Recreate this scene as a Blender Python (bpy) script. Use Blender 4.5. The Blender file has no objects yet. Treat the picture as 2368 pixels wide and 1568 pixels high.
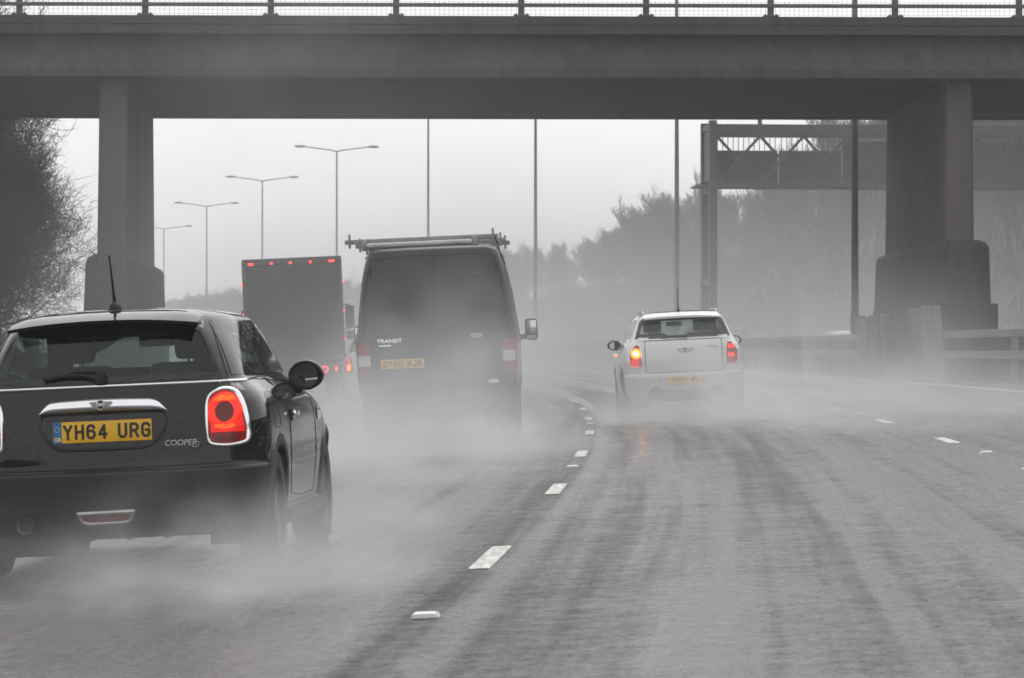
import bpy, bmesh, math, random
import numpy as np
from mathutils import Vector, Matrix
from mathutils.bvhtree import BVHTree

scene = bpy.context.scene
PI = math.pi

# ------------------------------------------------------------------ camera, world, sun, exposure
F_PX, W_PX, HOR, CX, CY = 8500.0, 2367.0, 808.0, 1183.5, 784.0   # lens worked out from number plates and lane marks
CAM_H = 1.1
cam_data = bpy.data.cameras.new('camera')
cam_data.sensor_width = 36.0
cam_data.lens = F_PX / W_PX * 36.0
cam_data.clip_start = 0.5
cam_data.clip_end = 5000
cam_data.dof.use_dof = True
cam_data.dof.focus_distance = 30.0
cam_data.dof.aperture_fstop = 11.0
camera = bpy.data.objects.new('camera', cam_data)
scene.collection.objects.link(camera)
camera.location = (0, 0, CAM_H)
camera.rotation_euler = (PI / 2 + math.atan((HOR - CY) / F_PX), 0, 0)
scene.camera = camera

world = bpy.data.worlds.new('World')
scene.world = world
world.use_nodes = True
wn, wl = world.node_tree.nodes, world.node_tree.links
wn.clear()
sky = wn.new('ShaderNodeTexSky')
sky.sky_type = 'NISHITA'
sky.sun_disc = False
sky.sun_elevation = math.radians(52)
sky.sun_rotation = math.radians(20)
sky.dust_density = 4.0
bw = wn.new('ShaderNodeRGBToBW')
mixs = wn.new('ShaderNodeMix'); mixs.data_type = 'RGBA'
mixs.inputs[0].default_value = 0.72            # overcast: cloud evens the sky out
mixs.inputs[7].default_value = (9.3, 9.35, 9.5, 1)
bg = wn.new('ShaderNodeBackground')
bg.inputs['Strength'].default_value = 0.15
wo = wn.new('ShaderNodeOutputWorld')
wl.new(sky.outputs[0], bw.inputs[0]); wl.new(bw.outputs[0], mixs.inputs[6])
wl.new(mixs.outputs[2], bg.inputs[0]); wl.new(bg.outputs[0], wo.inputs[0])

sun_data = bpy.data.lights.new('sun', 'SUN')
sun_data.energy = 0.9
sun_data.angle = math.radians(40)
sun_data.color = (1, 0.97, 0.93)
sun = bpy.data.objects.new('sun', sun_data)
scene.collection.objects.link(sun)
sun.rotation_euler = (math.radians(38), 0, math.radians(180 - 20))

scene.view_settings.view_transform = 'Standard'
scene.view_settings.look = 'None'
scene.view_settings.exposure = -0.16
scene.view_settings.gamma = 1.0
scene.view_settings.use_curve_mapping = False
scene.render.engine = 'CYCLES'
cy = scene.cycles
cy.max_bounces = 10; cy.diffuse_bounces = 3; cy.glossy_bounces = 4; cy.transmission_bounces = 6
cy.transparent_max_bounces = 16; cy.volume_bounces = 3
cy.use_denoising = True
cy.volume_step_rate = 2.0
cy.volume_max_steps = 256
cy.sample_clamp_indirect = 8.0

COL = scene.collection

# ------------------------------------------------------------------ helpers
def tag(o, label=None, cat=None, group=None, kind=None):
    if label: o['label'] = label
    if cat: o['category'] = cat
    if group: o['group'] = group
    if kind: o['kind'] = kind
    return o

def thing(name, label, cat, loc=(0, 0, 0), rot=(0, 0, 0), group=None):
    o = bpy.data.objects.new(name, None)
    COL.objects.link(o)
    o.location = loc; o.rotation_euler = rot
    o.empty_display_size = 0.2
    return tag(o, label, cat, group, 'thing')

def link_mesh(name, me, mat, parent=None):
    o = bpy.data.objects.new(name, me)
    COL.objects.link(o)
    if mat is not None:
        me.materials.clear(); me.materials.append(mat)
    if parent: o.parent = parent
    return o

def mesh_obj(name, verts, faces, mat, parent=None, smooth=None):
    me = bpy.data.meshes.new(name)
    me.from_pydata([tuple(map(float, v)) for v in verts], [], [tuple(map(int, f)) for f in faces])
    if smooth:
        me.polygons.foreach_set('use_smooth', [True] * len(me.polygons))
        if smooth is not True:
            me.set_sharp_from_angle(angle=math.radians(smooth))
    me.update()
    return link_mesh(name, me, mat, parent)

def copy_tree(o, parent=None):
    c = o.copy(); COL.objects.link(c)
    if parent: c.parent = parent
    for ch in list(o.children): copy_tree(ch, c)
    return c

class MB:
    """collects simple shapes into one mesh"""
    def __init__(self): self.v, self.f = [], []
    def add(self, vs, fs):
        n = len(self.v); self.v += [tuple(v) for v in vs]; self.f += [tuple(i + n for i in f) for f in fs]; return self
    def box(self, c, s, bevel=0.0, M=None):
        x, y, z = (k / 2 for k in s); b = min(bevel, 0.49 * min(s))
        if b <= 0:
            vs = [(sx * x, sy * y, sz * z) for sz in (-1, 1) for sy in (-1, 1) for sx in (-1, 1)]
            fs = [(0, 2, 3, 1), (4, 5, 7, 6), (0, 1, 5, 4), (2, 6, 7, 3), (0, 4, 6, 2), (1, 3, 7, 5)]
        else:
            bm = bmesh.new(); bmesh.ops.create_cube(bm, size=1)
            for v in bm.verts: v.co = Vector((v.co.x * s[0], v.co.y * s[1], v.co.z * s[2]))
            bmesh.ops.bevel(bm, geom=list(bm.edges), offset=b, segments=2, affect='EDGES', profile=0.6)
            bm.verts.index_update()
            vs = [tuple(v.co) for v in bm.verts]; fs = [tuple(v.index for v in f.verts) for f in bm.faces]; bm.free()
        if M is not None: vs = [tuple(M @ Vector(v)) for v in vs]
        vs = [(v[0] + c[0], v[1] + c[1], v[2] + c[2]) for v in vs]
        return self.add(vs, fs)
    def tube(self, pts, r, seg=8, cap=True):
        pts = [Vector(p) for p in pts]; n = len(pts)
        rs = [r] * n if isinstance(r, (int, float)) else list(r)
        vs, fs = [], []; up = None
        for i, p in enumerate(pts):
            t = (pts[min(i + 1, n - 1)] - pts[max(i - 1, 0)])
            t = t.normalized() if t.length > 1e-9 else Vector((0, 0, 1))
            if up is None: up = t.orthogonal().normalized()
            up = up - t * up.dot(t)
            up = up.normalized() if up.length > 1e-6 else t.orthogonal().normalized()
            s = t.cross(up)
            for k in range(seg):
                a = 2 * PI * k / seg
                vs.append(p + (up * math.cos(a) + s * math.sin(a)) * rs[i])
        for i in range(n - 1):
            for k in range(seg):
                a, b = i * seg + k, i * seg + (k + 1) % seg
                fs.append((a, b, b + seg, a + seg))
        if cap:
            fs.append(tuple(range(seg - 1, -1, -1))); fs.append(tuple((n - 1) * seg + k for k in range(seg)))
        return self.add(vs, fs)
    def lathe(self, prof, c=(0, 0, 0), axis='z', seg=24, closed=False):
        vs, fs = [], []; n = len(prof)
        for r, h in prof:
            for k in range(seg):
                a = 2 * PI * k / seg; u, w = r * math.cos(a), r * math.sin(a)
                p = {'z': (u, w, h), 'x': (h, u, w), 'y': (w, h, u)}[axis]
                vs.append((p[0] + c[0], p[1] + c[1], p[2] + c[2]))
        m = n if closed else n - 1
        for i in range(m):
            for k in range(seg):
                i2 = (i + 1) % n
                fs.append((i * seg + k, i * seg + (k + 1) % seg, i2 * seg + (k + 1) % seg, i2 * seg + k))
        return self.add(vs, fs)
    def prism(self, poly, h0, h1, axis='z'):
        n = len(poly); vs = []
        for h in (h0, h1):
            for a, b in poly:
                vs.append({'z': (a, b, h), 'y': (a, h, b), 'x': (h, a, b)}[axis])
        fs = [(i, (i + 1) % n, n + (i + 1) % n, n + i) for i in range(n)]
        fs += [tuple(range(n - 1, -1, -1)), tuple(range(n, 2 * n))]
        return self.add(vs, fs)
    def build(self, name, mat, parent=None, smooth=35):
        o = mesh_obj(name, self.v, self.f, mat, parent, None)
        bm = bmesh.new(); bm.from_mesh(o.data); bmesh.ops.recalc_face_normals(bm, faces=bm.faces); bm.to_mesh(o.data); bm.free()
        if smooth:
            o.data.polygons.foreach_set('use_smooth', [True] * len(o.data.polygons))
            o.data.set_sharp_from_angle(angle=math.radians(smooth))
        return o

def ball(c, s, nu=16, nv=10):
    vs, fs = [], []
    for i in range(nv + 1):
        th = PI * i / nv
        for k in range(nu):
            a = 2 * PI * k / nu
            vs.append((c[0] + s[0] * math.sin(th) * math.cos(a), c[1] + s[1] * math.sin(th) * math.sin(a), c[2] + s[2] * math.cos(th)))
    for i in range(nv):
        for k in range(nu):
            fs.append((i * nu + k, (i + 1) * nu + k, (i + 1) * nu + (k + 1) % nu, i * nu + (k + 1) % nu))
    return vs, fs

def pchip(xs, ys, x):
    xs, ys, x = np.asarray(xs, float), np.asarray(ys, float), np.asarray(x, float)
    h = np.diff(xs); d = np.diff(ys) / h; m = np.zeros(len(xs))
    for i in range(1, len(xs) - 1):
        if d[i - 1] * d[i] > 0:
            w1, w2 = 2 * h[i] + h[i - 1], h[i] + 2 * h[i - 1]
            m[i] = (w1 + w2) / (w1 / d[i - 1] + w2 / d[i])
    m[0], m[-1] = d[0], d[-1]
    k = np.clip(np.searchsorted(xs, x) - 1, 0, len(xs) - 2)
    t = (x - xs[k]) / h[k]
    return ((1 + 2 * t) * (1 - t) ** 2 * ys[k] + t * (1 - t) ** 2 * h[k] * m[k] + t * t * (3 - 2 * t) * ys[k + 1] + t * t * (t - 1) * h[k] * m[k + 1])

def spline(pts, n=8, closed=True):
    pts = [np.array(p, float) for p in pts]; m = len(pts); out = []
    rng = range(m) if closed else range(m - 1)
    for i in rng:
        p0 = pts[(i - 1) % m] if closed or i > 0 else pts[i]
        p1, p2 = pts[i], pts[(i + 1) % m]
        p3 = pts[(i + 2) % m] if closed or i + 2 < m else pts[i + 1]
        for k in range(n):
            t = k / n
            out.append(tuple(0.5 * (2 * p1 + (p2 - p0) * t + (2 * p0 - 5 * p1 + 4 * p2 - p3) * t * t + (3 * p1 - p0 - 3 * p2 + p3) * t ** 3)))
    if not closed: out.append(tuple(pts[-1]))
    return out

def rpoly(pts, r=0.04, n=5, sub=4):
    """polygon with rounded corners (r may be a list) and subdivided straights"""
    m = len(pts); out = []; rr = r if isinstance(r, (list, tuple)) else [r] * m
    P = [np.array(p, float) for p in pts]; corners = []
    for i in range(m):
        a, b, c = P[i - 1], P[i], P[(i + 1) % m]
        d1, d2 = (a - b), (c - b); l1, l2 = np.linalg.norm(d1), np.linalg.norm(d2)
        q = min(rr[i], 0.48 * l1, 0.48 * l2); s, e = b + d1 / l1 * q, b + d2 / l2 * q
        corners.append([(1 - t) ** 2 * s + 2 * t * (1 - t) * b + t * t * e for t in np.linspace(0, 1, n + 1)])
    for i in range(m):
        out += [tuple(p) for p in corners[i]]
        e, s = corners[i][-1], corners[(i + 1) % m][0]
        for k in range(1, sub): out.append(tuple(e + (s - e) * k / sub))
    return out

def inset(poly, d):
    """move a closed outline inwards by d (outline in either winding)"""
    P = np.array(poly, float); area = 0.5 * np.sum(P[:, 0] * np.roll(P[:, 1], -1) - np.roll(P[:, 0], -1) * P[:, 1])
    t = np.roll(P, -1, 0) - np.roll(P, 1, 0); t /= np.maximum(np.linalg.norm(t, axis=1, keepdims=True), 1e-9)
    nrm = np.stack([-t[:, 1], t[:, 0]], 1) * (1 if area > 0 else -1)
    return [tuple(p) for p in P + nrm * d]

def in_poly(x, y, poly):
    c = False; n = len(poly); j = n - 1
    for i in range(n):
        xi, yi = poly[i]; xj, yj = poly[j]
        if (yi > y) != (yj > y) and x < (xj - xi) * (y - yi) / (yj - yi) + xi: c = not c
        j = i
    return c

# ------------------------------------------------------------------ materials
class NT:
    """small wrapper for building node trees"""
    def __init__(self, name):
        self.mat = bpy.data.materials.new(name); self.mat.use_nodes = True
        self.t = self.mat.node_tree; self.t.nodes.clear()
        self.out = self.t.nodes.new('ShaderNodeOutputMaterial')
    def n(self, typ, **kw):
        nd = self.t.nodes.new(typ)
        for k, v in kw.items(): setattr(nd, k, v)
        return nd
    def set(self, sock, v):
        if hasattr(v, 'links') or isinstance(v, bpy.types.NodeSocket): self.t.links.new(v, sock)
        elif isinstance(v, (tuple, list)) and len(v) == 3 and sock.type == 'RGBA': sock.default_value = (*v, 1)
        else: sock.default_value = v
    def math(self, op, a, b=None, c=None, clamp=False):
        nd = self.n('ShaderNodeMath', operation=op, use_clamp=clamp)
        for i, v in enumerate((a, b, c)):
            if v is not None: self.set(nd.inputs[i], v)
        return nd.outputs[0]
    def ramp(self, v, a, b, lo=0.0, hi=1.0, smooth=True):
        nd = self.n('ShaderNodeMapRange', interpolation_type='SMOOTHSTEP' if smooth else 'LINEAR')
        for k, x in zip((0, 1, 2, 3, 4), (v, a, b, lo, hi)): self.set(nd.inputs[k], x)
        return nd.outputs[0]
    def coord(self, which='Object'): return self.n('ShaderNodeTexCoord').outputs[which]
    def mapping(self, v, scale=(1, 1, 1), loc=(0, 0, 0)):
        nd = self.n('ShaderNodeMapping'); self.set(nd.inputs[0], v)
        nd.inputs['Scale'].default_value = scale; nd.inputs['Location'].default_value = loc
        return nd.outputs[0]
    def noise(self, v, scale=5, detail=4, rough=0.55, dist=0.0):
        nd = self.n('ShaderNodeTexNoise'); self.set(nd.inputs['Vector'], v)
        nd.inputs['Scale'].default_value = scale; nd.inputs['Detail'].default_value = detail
        nd.inputs['Roughness'].default_value = rough; nd.inputs['Distortion'].default_value = dist
        return nd.outputs[0]
    def mix(self, f, a, b):
        nd = self.n('ShaderNodeMix', data_type='RGBA'); self.set(nd.inputs[0], f); self.set(nd.inputs[6], a); self.set(nd.inputs[7], b)
        return nd.outputs[2]
    def sep(self, v):
        nd = self.n('ShaderNodeSeparateXYZ'); self.set(nd.inputs[0], v); return nd.outputs
    def bump(self, h, strength=0.3, dist=0.01, normal=None):
        nd = self.n('ShaderNodeBump'); self.set(nd.inputs['Height'], h)
        nd.inputs['Strength'].default_value = strength; nd.inputs['Distance'].default_value = dist
        if normal is not None: self.set(nd.inputs['Normal'], normal)
        return nd.outputs[0]
    def bsdf(self, **kw):
        b = self.n('ShaderNodeBsdfPrincipled')
        for k, v in kw.items(): self.set(b.inputs[k.replace('_', ' ')], v)
        return b
    def surf(self, sh): self.t.links.new(sh.outputs[0] if hasattr(sh, 'outputs') else sh, self.out.inputs['Surface']); return self.mat
    def vol(self, sh): self.t.links.new(sh.outputs[0], self.out.inputs['Volume']); return self.mat

def plain(name, col, rough=0.5, metal=0.0, var=0.15, scale=6.0, coat=0.0, bump=0.0):
    m = NT(name); co = m.coord()
    nz = m.noise(co, scale, 5)
    c2 = tuple(min(1, c * (1 + var)) for c in col); c1 = tuple(c * (1 - var) for c in col)
    colr = m.mix(m.ramp(nz, 0.3, 0.7), c1, c2)
    kw = dict(Base_Color=colr, Roughness=m.ramp(nz, 0.2, 0.8, max(0.03, rough - 0.06), min(1, rough + 0.06)), Metallic=metal)
    if coat: kw['Coat_Weight'] = coat
    if bump: kw['Normal'] = m.bump(m.noise(co, scale * 12, 4), 0.4, bump)
    return m.surf(m.bsdf(**kw))

def wet_paint(name, col, grime=(0.09, 0.088, 0.085), gz=0.55, amount=0.7, rough=0.12, coat=0.6):
    """car paint with a coat, rain beads and a film of road dirt that thickens towards the sills"""
    m = NT(name); co = m.coord(); x, y, z = m.sep(co)
    n1 = m.noise(co, 3.2, 6, 0.62); n2 = m.noise(m.mapping(co, (9, 9, 2.2)), 3, 4)
    h = m.math('ADD', z, m.math('MULTIPLY', m.math('SUBTRACT', n1, 0.5), 0.5))
    d = m.math('MULTIPLY', m.ramp(h, gz + 0.35, gz - 0.35), m.ramp(n2, 0.25, 0.75, 0.45 * amount, amount))
    vor = m.n('ShaderNodeTexVoronoi'); m.set(vor.inputs['Vector'], co); vor.inputs['Scale'].default_value = 85
    drop = m.math('MULTIPLY', m.ramp(vor.outputs['Distance'], 0.34, 0.1), m.ramp(m.noise(co, 22, 2), 0.5, 0.6))
    nrm = m.bump(drop, 0.7, 0.004)
    return m.surf(m.bsdf(Base_Color=m.mix(d, col, grime), Roughness=m.ramp(d, 0, 1, rough, 0.62, False), Coat_Weight=m.ramp(d, 0.0, 0.6, coat, 0.0, False), Coat_Roughness=0.06, Normal=nrm))

def glass_mat(name, tint=(0.55, 0.62, 0.6), dirt=0.10):
    m = NT(name); co = m.coord()
    vor = m.n('ShaderNodeTexVoronoi'); m.set(vor.inputs['Vector'], m.mapping(co, (1, 1, 0.7))); vor.inputs['Scale'].default_value = 60
    drop = m.math('MULTIPLY', m.ramp(vor.outputs['Distance'], 0.35, 0.1), m.ramp(m.noise(co, 15, 2), 0.5, 0.62))
    nrm = m.bump(drop, 0.5, 0.004)
    tr = m.n('ShaderNodeBsdfTransparent'); tr.inputs[0].default_value = (*tint, 1)
    gl = m.n('ShaderNodeBsdfGlossy'); gl.inputs['Roughness'].default_value = 0.03; m.set(gl.inputs['Normal'], nrm)
    geo = m.n('ShaderNodeNewGeometry'); dt = m.n('ShaderNodeVectorMath', operation='DOT_PRODUCT'); m.set(dt.inputs[0], geo.outputs['Incoming']); m.set(dt.inputs[1], nrm)
    om = m.math('SUBTRACT', 1.0, m.math('ABSOLUTE', dt.outputs['Value']), clamp=True)
    mx = m.n('ShaderNodeMixShader'); m.set(mx.inputs[0], m.math('ADD', 0.045, m.math('MULTIPLY', m.math('POWER', om, 5.0), 0.95), clamp=True))
    m.t.links.new(tr.outputs[0], mx.inputs[1]); m.t.links.new(gl.outputs[0], mx.inputs[2])
    df = m.n('ShaderNodeBsdfDiffuse'); df.inputs[0].default_value = (0.22, 0.22, 0.22, 1)
    mx2 = m.n('ShaderNodeMixShader'); m.set(mx2.inputs[0], m.ramp(m.noise(co, 4, 5), 0.3, 0.75, 0.0, dirt))
    m.t.links.new(mx.outputs[0], mx2.inputs[1]); m.t.links.new(df.outputs[0], mx2.inputs[2])
    return m.surf(mx2)

def lamp_mat(name, col, strength, base=None, rough=0.12, noise=0.0):
    m = NT(name); co = m.coord()
    base = base or tuple(c * 0.5 for c in col)
    s = m.ramp(m.noise(co, 30, 2), 0.3, 0.7, strength * (1 - noise), strength * (1 + noise))
    return m.surf(m.bsdf(Base_Color=base, Roughness=rough, Emission_Color=col, Emission_Strength=s))

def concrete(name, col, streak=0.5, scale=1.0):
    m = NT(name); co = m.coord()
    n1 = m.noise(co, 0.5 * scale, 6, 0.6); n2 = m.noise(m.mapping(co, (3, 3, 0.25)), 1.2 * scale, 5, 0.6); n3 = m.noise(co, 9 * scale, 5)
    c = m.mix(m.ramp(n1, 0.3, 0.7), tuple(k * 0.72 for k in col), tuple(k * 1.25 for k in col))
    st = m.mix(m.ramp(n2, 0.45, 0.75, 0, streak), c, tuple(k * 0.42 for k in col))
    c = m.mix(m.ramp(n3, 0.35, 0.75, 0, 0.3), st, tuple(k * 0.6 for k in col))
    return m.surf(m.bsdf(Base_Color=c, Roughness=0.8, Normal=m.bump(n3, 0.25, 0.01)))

M = {}
M['black_paint'] = wet_paint('black_paint', (0.004, 0.004, 0.005), grime=(0.045, 0.044, 0.042), gz=0.36, amount=0.32, rough=0.04, coat=0.0)
M['black_plastic'] = wet_paint('black_plastic', (0.010, 0.010, 0.011), grime=(0.05, 0.049, 0.047), gz=0.30, amount=0.45, rough=0.45, coat=0.0)
M['navy_paint'] = wet_paint('navy_paint', (0.010, 0.013, 0.019), grime=(0.05, 0.05, 0.05), gz=0.7, amount=0.4, rough=0.28, coat=0.0)
M['white_paint'] = wet_paint('white_paint', (0.72, 0.72, 0.71), grime=(0.30, 0.285, 0.25), gz=0.75, amount=0.75)
M['silver_paint'] = wet_paint('silver_paint', (0.5, 0.5, 0.51), gz=0.5, amount=0.5)
M['grey_paint'] = wet_paint('grey_paint', (0.06, 0.062, 0.066), gz=0.5, amount=0.4)
M['truck_grey'] = wet_paint('truck_grey', (0.034, 0.036, 0.040), grime=(0.06, 0.058, 0.055), gz=1.2, amount=0.6, rough=0.4, coat=0.0)
M['truck_red'] = wet_paint('truck_red', (0.10, 0.018, 0.016), gz=0.8, amount=0.4, rough=0.35)
M['gloss_black'] = plain('gloss_black', (0.006, 0.006, 0.007), 0.08)
M['matt_black'] = plain('matt_black', (0.01, 0.01, 0.01), 0.7)
M['seam'] = plain('seam', (0.003, 0.003, 0.003), 0.6)
M['rubber'] = plain('rubber', (0.014, 0.014, 0.015), 0.55, bump=0.003)
M['rim_dark'] = plain('rim_dark', (0.10, 0.10, 0.105), 0.35, 0.7)
M['chrome'] = plain('chrome', (0.85, 0.86, 0.87), 0.08, 1.0, var=0.03)
M['dull_metal'] = plain('dull_metal', (0.42, 0.42, 0.42), 0.42, 0.75)
M['light_tube'] = plain('light_tube', (0.42, 0.40, 0.375), 0.35, 0.2)
M['rack_metal'] = plain('rack_metal', (0.28, 0.285, 0.29), 0.5, 0.4)
M['galv'] = plain('galv', (0.19, 0.195, 0.20), 0.5, 0.3, var=0.2, scale=2.5)
M['steel_dark'] = plain('steel_dark', (0.055, 0.058, 0.062), 0.55, 0.2, var=0.2, scale=2.0)
M['column_grey'] = plain('column_grey', (0.11, 0.115, 0.12), 0.6, 0.1, var=0.2)
M['plate_yellow'] = plain('plate_yellow', (0.78, 0.43, 0.012), 0.35, var=0.06)
M['plate_blue'] = plain('plate_blue', (0.015, 0.13, 0.33), 0.4, var=0.06)
M['plate_black'] = plain('plate_black', (0.012, 0.011, 0.01), 0.5)
M['plate_gold'] = plain('plate_gold', (0.75, 0.6, 0.1), 0.4)
M['white_print'] = plain('white_print', (0.7, 0.7, 0.7), 0.4, var=0.05)
M['fabric'] = plain('fabric', (0.025, 0.026, 0.028), 0.9)
M['coat_cloth'] = plain('coat_cloth', (0.03, 0.03, 0.035), 0.9)
M['skin'] = plain('skin', (0.45, 0.28, 0.21), 0.5)
M['hair'] = plain('hair', (0.03, 0.02, 0.015), 0.6)
M['glass'] = glass_mat('glass', (0.55, 0.65, 0.62), 0.04)
M['glass_clear'] = glass_mat('glass_clear', (0.86, 0.93, 0.91), 0.04)
M['glass_side'] = glass_mat('glass_side', (0.34, 0.40, 0.39), 0.05)
M['glass_dark'] = plain('glass_dark', (0.01, 0.012, 0.013), 0.08)
M['mirror'] = plain('mirror', (0.55, 0.58, 0.58), 0.04, 1.0, var=0.02)
M['red_lens'] = lamp_mat('red_lens', (1.0, 0.012, 0.006), 0.62, (0.45, 0.01, 0.008), noise=0.10)
M['red_glow'] = lamp_mat('red_glow', (1.0, 0.02, 0.004), 1.25, noise=0.15)
M['orange_glow'] = lamp_mat('orange_glow', (1.0, 0.10, 0.004), 1.25, noise=0.5)
M['red_dim'] = lamp_mat('red_dim', (0.8, 0.01, 0.01), 0.10, (0.35, 0.012, 0.012))
M['red_plain'] = plain('red_plain', (0.28, 0.012, 0.014), 0.15)
M['dark_red'] = plain('dark_red', (0.16, 0.014, 0.012), 0.2)
M['red_marker'] = lamp_mat('red_marker', (1.0, 0.025, 0.012), 7.0)
M['tail_far'] = lamp_mat('tail_far', (1.0, 0.035, 0.015), 6.0)
M['amber_lit'] = lamp_mat('amber_lit', (1.0, 0.36, 0.02), 60.0)
M['amber_soft'] = lamp_mat('amber_soft', (1.0, 0.15, 0.01), 4.0)
M['amber_far'] = lamp_mat('amber_far', (1.0, 0.16, 0.02), 4.0)
M['clear_lens'] = plain('clear_lens', (0.5, 0.48, 0.47), 0.12)
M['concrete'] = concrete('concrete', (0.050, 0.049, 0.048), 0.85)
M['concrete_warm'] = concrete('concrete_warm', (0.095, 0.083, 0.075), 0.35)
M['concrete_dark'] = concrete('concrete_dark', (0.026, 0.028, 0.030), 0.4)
M['concrete_pale'] = concrete('concrete_pale', (0.25, 0.25, 0.255), 0.5)
M['parapet'] = plain('parapet', (0.085, 0.088, 0.092), 0.6, 0.2)
M['paint_white'] = plain('paint_white', (0.62, 0.61, 0.58), 0.45, var=0.25, scale=14)
M['paint_edge'] = plain('paint_edge', (0.5, 0.5, 0.46), 0.45, var=0.3, scale=4)
M['stud'] = plain('stud', (0.8, 0.8, 0.77), 0.3, var=0.06)
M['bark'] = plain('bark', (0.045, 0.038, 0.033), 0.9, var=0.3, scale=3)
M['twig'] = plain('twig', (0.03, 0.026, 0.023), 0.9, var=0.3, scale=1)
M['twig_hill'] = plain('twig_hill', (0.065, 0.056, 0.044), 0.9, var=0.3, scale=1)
M['scrub'] = plain('scrub', (0.04, 0.036, 0.026), 0.95, var=0.3, scale=0.5)
M['leaf_dark'] = plain('leaf_dark', (0.016, 0.019, 0.012), 0.75, var=0.45, scale=1.3)
M['grass_bank'] = plain('grass_bank', (0.055, 0.058, 0.035), 0.95, var=0.4, scale=0.4, bump=0.03)
M['verge'] = plain('verge', (0.05, 0.055, 0.032), 0.95, var=0.4, scale=0.6, bump=0.03)

# ------------------------------------------------------------------ the line of the road
def LX(Z):
    """x of the dashed lane line left of the camera's lane"""
    if Z < 245: return -1.42 + 0.078 * Z - Z * Z / 1760.0
    a = -1.42 + 0.078 * 245 - 245 * 245 / 1760.0; s = 0.078 - 245 / 880.0
    return a + s * (Z - 245)
def LS(Z): return 0.078 - min(Z, 245) / 880.0
FALL = 0.045
def RG(Z):
    g = FALL * LX(min(Z, 69))
    if Z > 240: g -= (min(Z, 375) - 240) ** 2 / 12000.0
    if Z > 375: g -= 0.0225 * (min(Z, 420) - 375)
    return g
def road_z(d, Z): return (FALL * d if d < 9.0 else FALL * 9.0 - 0.02 * (d - 9.0)) + RG(Z)
def at_road(d, Z, dz=0.0):
    return (LX(Z) + d, Z, road_z(d, Z) + dz)
def gz_x(X, Z): return road_z(X - LX(Z), Z)
def tilt(yaw): return (0, -math.atan(FALL), yaw)

# ------------------------------------------------------------------ ground, road, markings
def strip(name, ds, Zs, mat, dz=0.0, zf=None, kind='structure', parent=None, skirt=0):
    zf = zf or road_z
    verts, faces, uvs = [], [], []
    for Z in Zs:
        for d in ds:
            verts.append((LX(Z) + d, Z, zf(d, Z) + dz)); uvs.append((d, Z))
    n = len(ds)
    for i in range(len(Zs) - 1):
        for j in range(n - 1):
            faces.append((i * n + j, i * n + j + 1, (i + 1) * n + j + 1, (i + 1) * n + j))
    o = mesh_obj(name, verts, faces, mat, parent, smooth=True)
    uv = o.data.uv_layers.new(name='UVMap')
    for lp in o.data.loops: uv.data[lp.index].uv = uvs[lp.vertex_index]
    if kind: o['kind'] = kind
    return o

def bank_h(Z): return float(pchip([-60, 200, 250, 300, 360, 430, 760], [13.0, 13.0, 10.6, 7.6, 6.8, 6.8, 6.5], [Z])[0])
def ground_z(d, Z):
    if d < -9.2: z = road_z(-9.2, Z) + 0.16 * min(-9.2 - d, 16)
    elif d <= 26.5: z = road_z(d, Z)
    else: z = road_z(26.5, Z) + bank_h(Z) * (1 - math.exp(-max(0.0, d - 26.8) / 7.0)) + 0.02 * max(0, min(d - 44.5, 100))
    return z

# wet asphalt: the film of water in the wheel tracks mirrors the sky, the coarse stone between them does not
m = NT('wet_asphalt')
uv = m.coord('UV'); ob = m.coord('Object')
st = m.noise(m.mapping(uv, (1.35, 0.018, 1)), 1.0, 4, 0.6, 0.25)
st2 = m.noise(m.mapping(uv, (4.2, 0.06, 1)), 1.0, 3, 0.6, 0.3)
pat = m.noise(ob, 0.5, 5, 0.65)
chip = m.n('ShaderNodeTexVoronoi'); m.set(chip.inputs['Vector'], ob); chip.inputs['Scale'].default_value = 34
fine = m.noise(ob, 30, 4, 0.7)
mott = m.noise(ob, 5.0, 5, 0.75)
film = m.math('ADD', m.math('MULTIPLY', st, 0.62), m.math('ADD', m.math('MULTIPLY', st2, 0.22), m.math('MULTIPLY', pat, 0.16)))
side = m.n('ShaderNodeSeparateXYZ'); m.set(side.inputs[0], uv)
lip = m.ramp(m.math('ABSOLUTE', m.math('SUBTRACT', side.outputs[0], 0.20)), 0.13, 0.03, 0.0, 0.06)
filmw = m.ramp(m.math('ADD', film, lip), 0.37, 0.62)                      # 1 = standing film, 0 = open stone
u, v, _ = m.sep(uv)
joint = m.math('MULTIPLY', m.ramp(m.math('ABSOLUTE', m.math('ADD', u, m.math('MULTIPLY', m.math('SUBTRACT', pat, 0.5), 0.12))), 0.12, 0.06), 0.9)   # sealed joint beside the lane line
base = m.mix(m.ramp(fine, 0.42, 0.60), (0.010, 0.010, 0.011), (0.085, 0.083, 0.081))
base = m.mix(m.ramp(mott, 0.35, 0.65, 0.0, 0.5), base, (0.018, 0.018, 0.018))
base = m.mix(joint, base, (0.012, 0.012, 0.012))
rough = m.math('ADD', m.ramp(filmw, 0, 1, 0.48, 0.15, False), m.ramp(mott, 0.3, 0.7, -0.06, 0.10))
hgt = m.math('ADD', m.math('MULTIPLY', m.ramp(chip.outputs['Distance'], 0.05, 0.5, 1, 0), 0.6), m.math('ADD', m.math('MULTIPLY', fine, 0.6), m.math('MULTIPLY', mott, 1.6)))
nb = m.n('ShaderNodeBump'); m.set(nb.inputs['Height'], hgt); m.set(nb.inputs['Strength'], m.ramp(filmw, 0, 1, 0.8, 0.25, False)); nb.inputs['Distance'].default_value = 0.02
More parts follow.
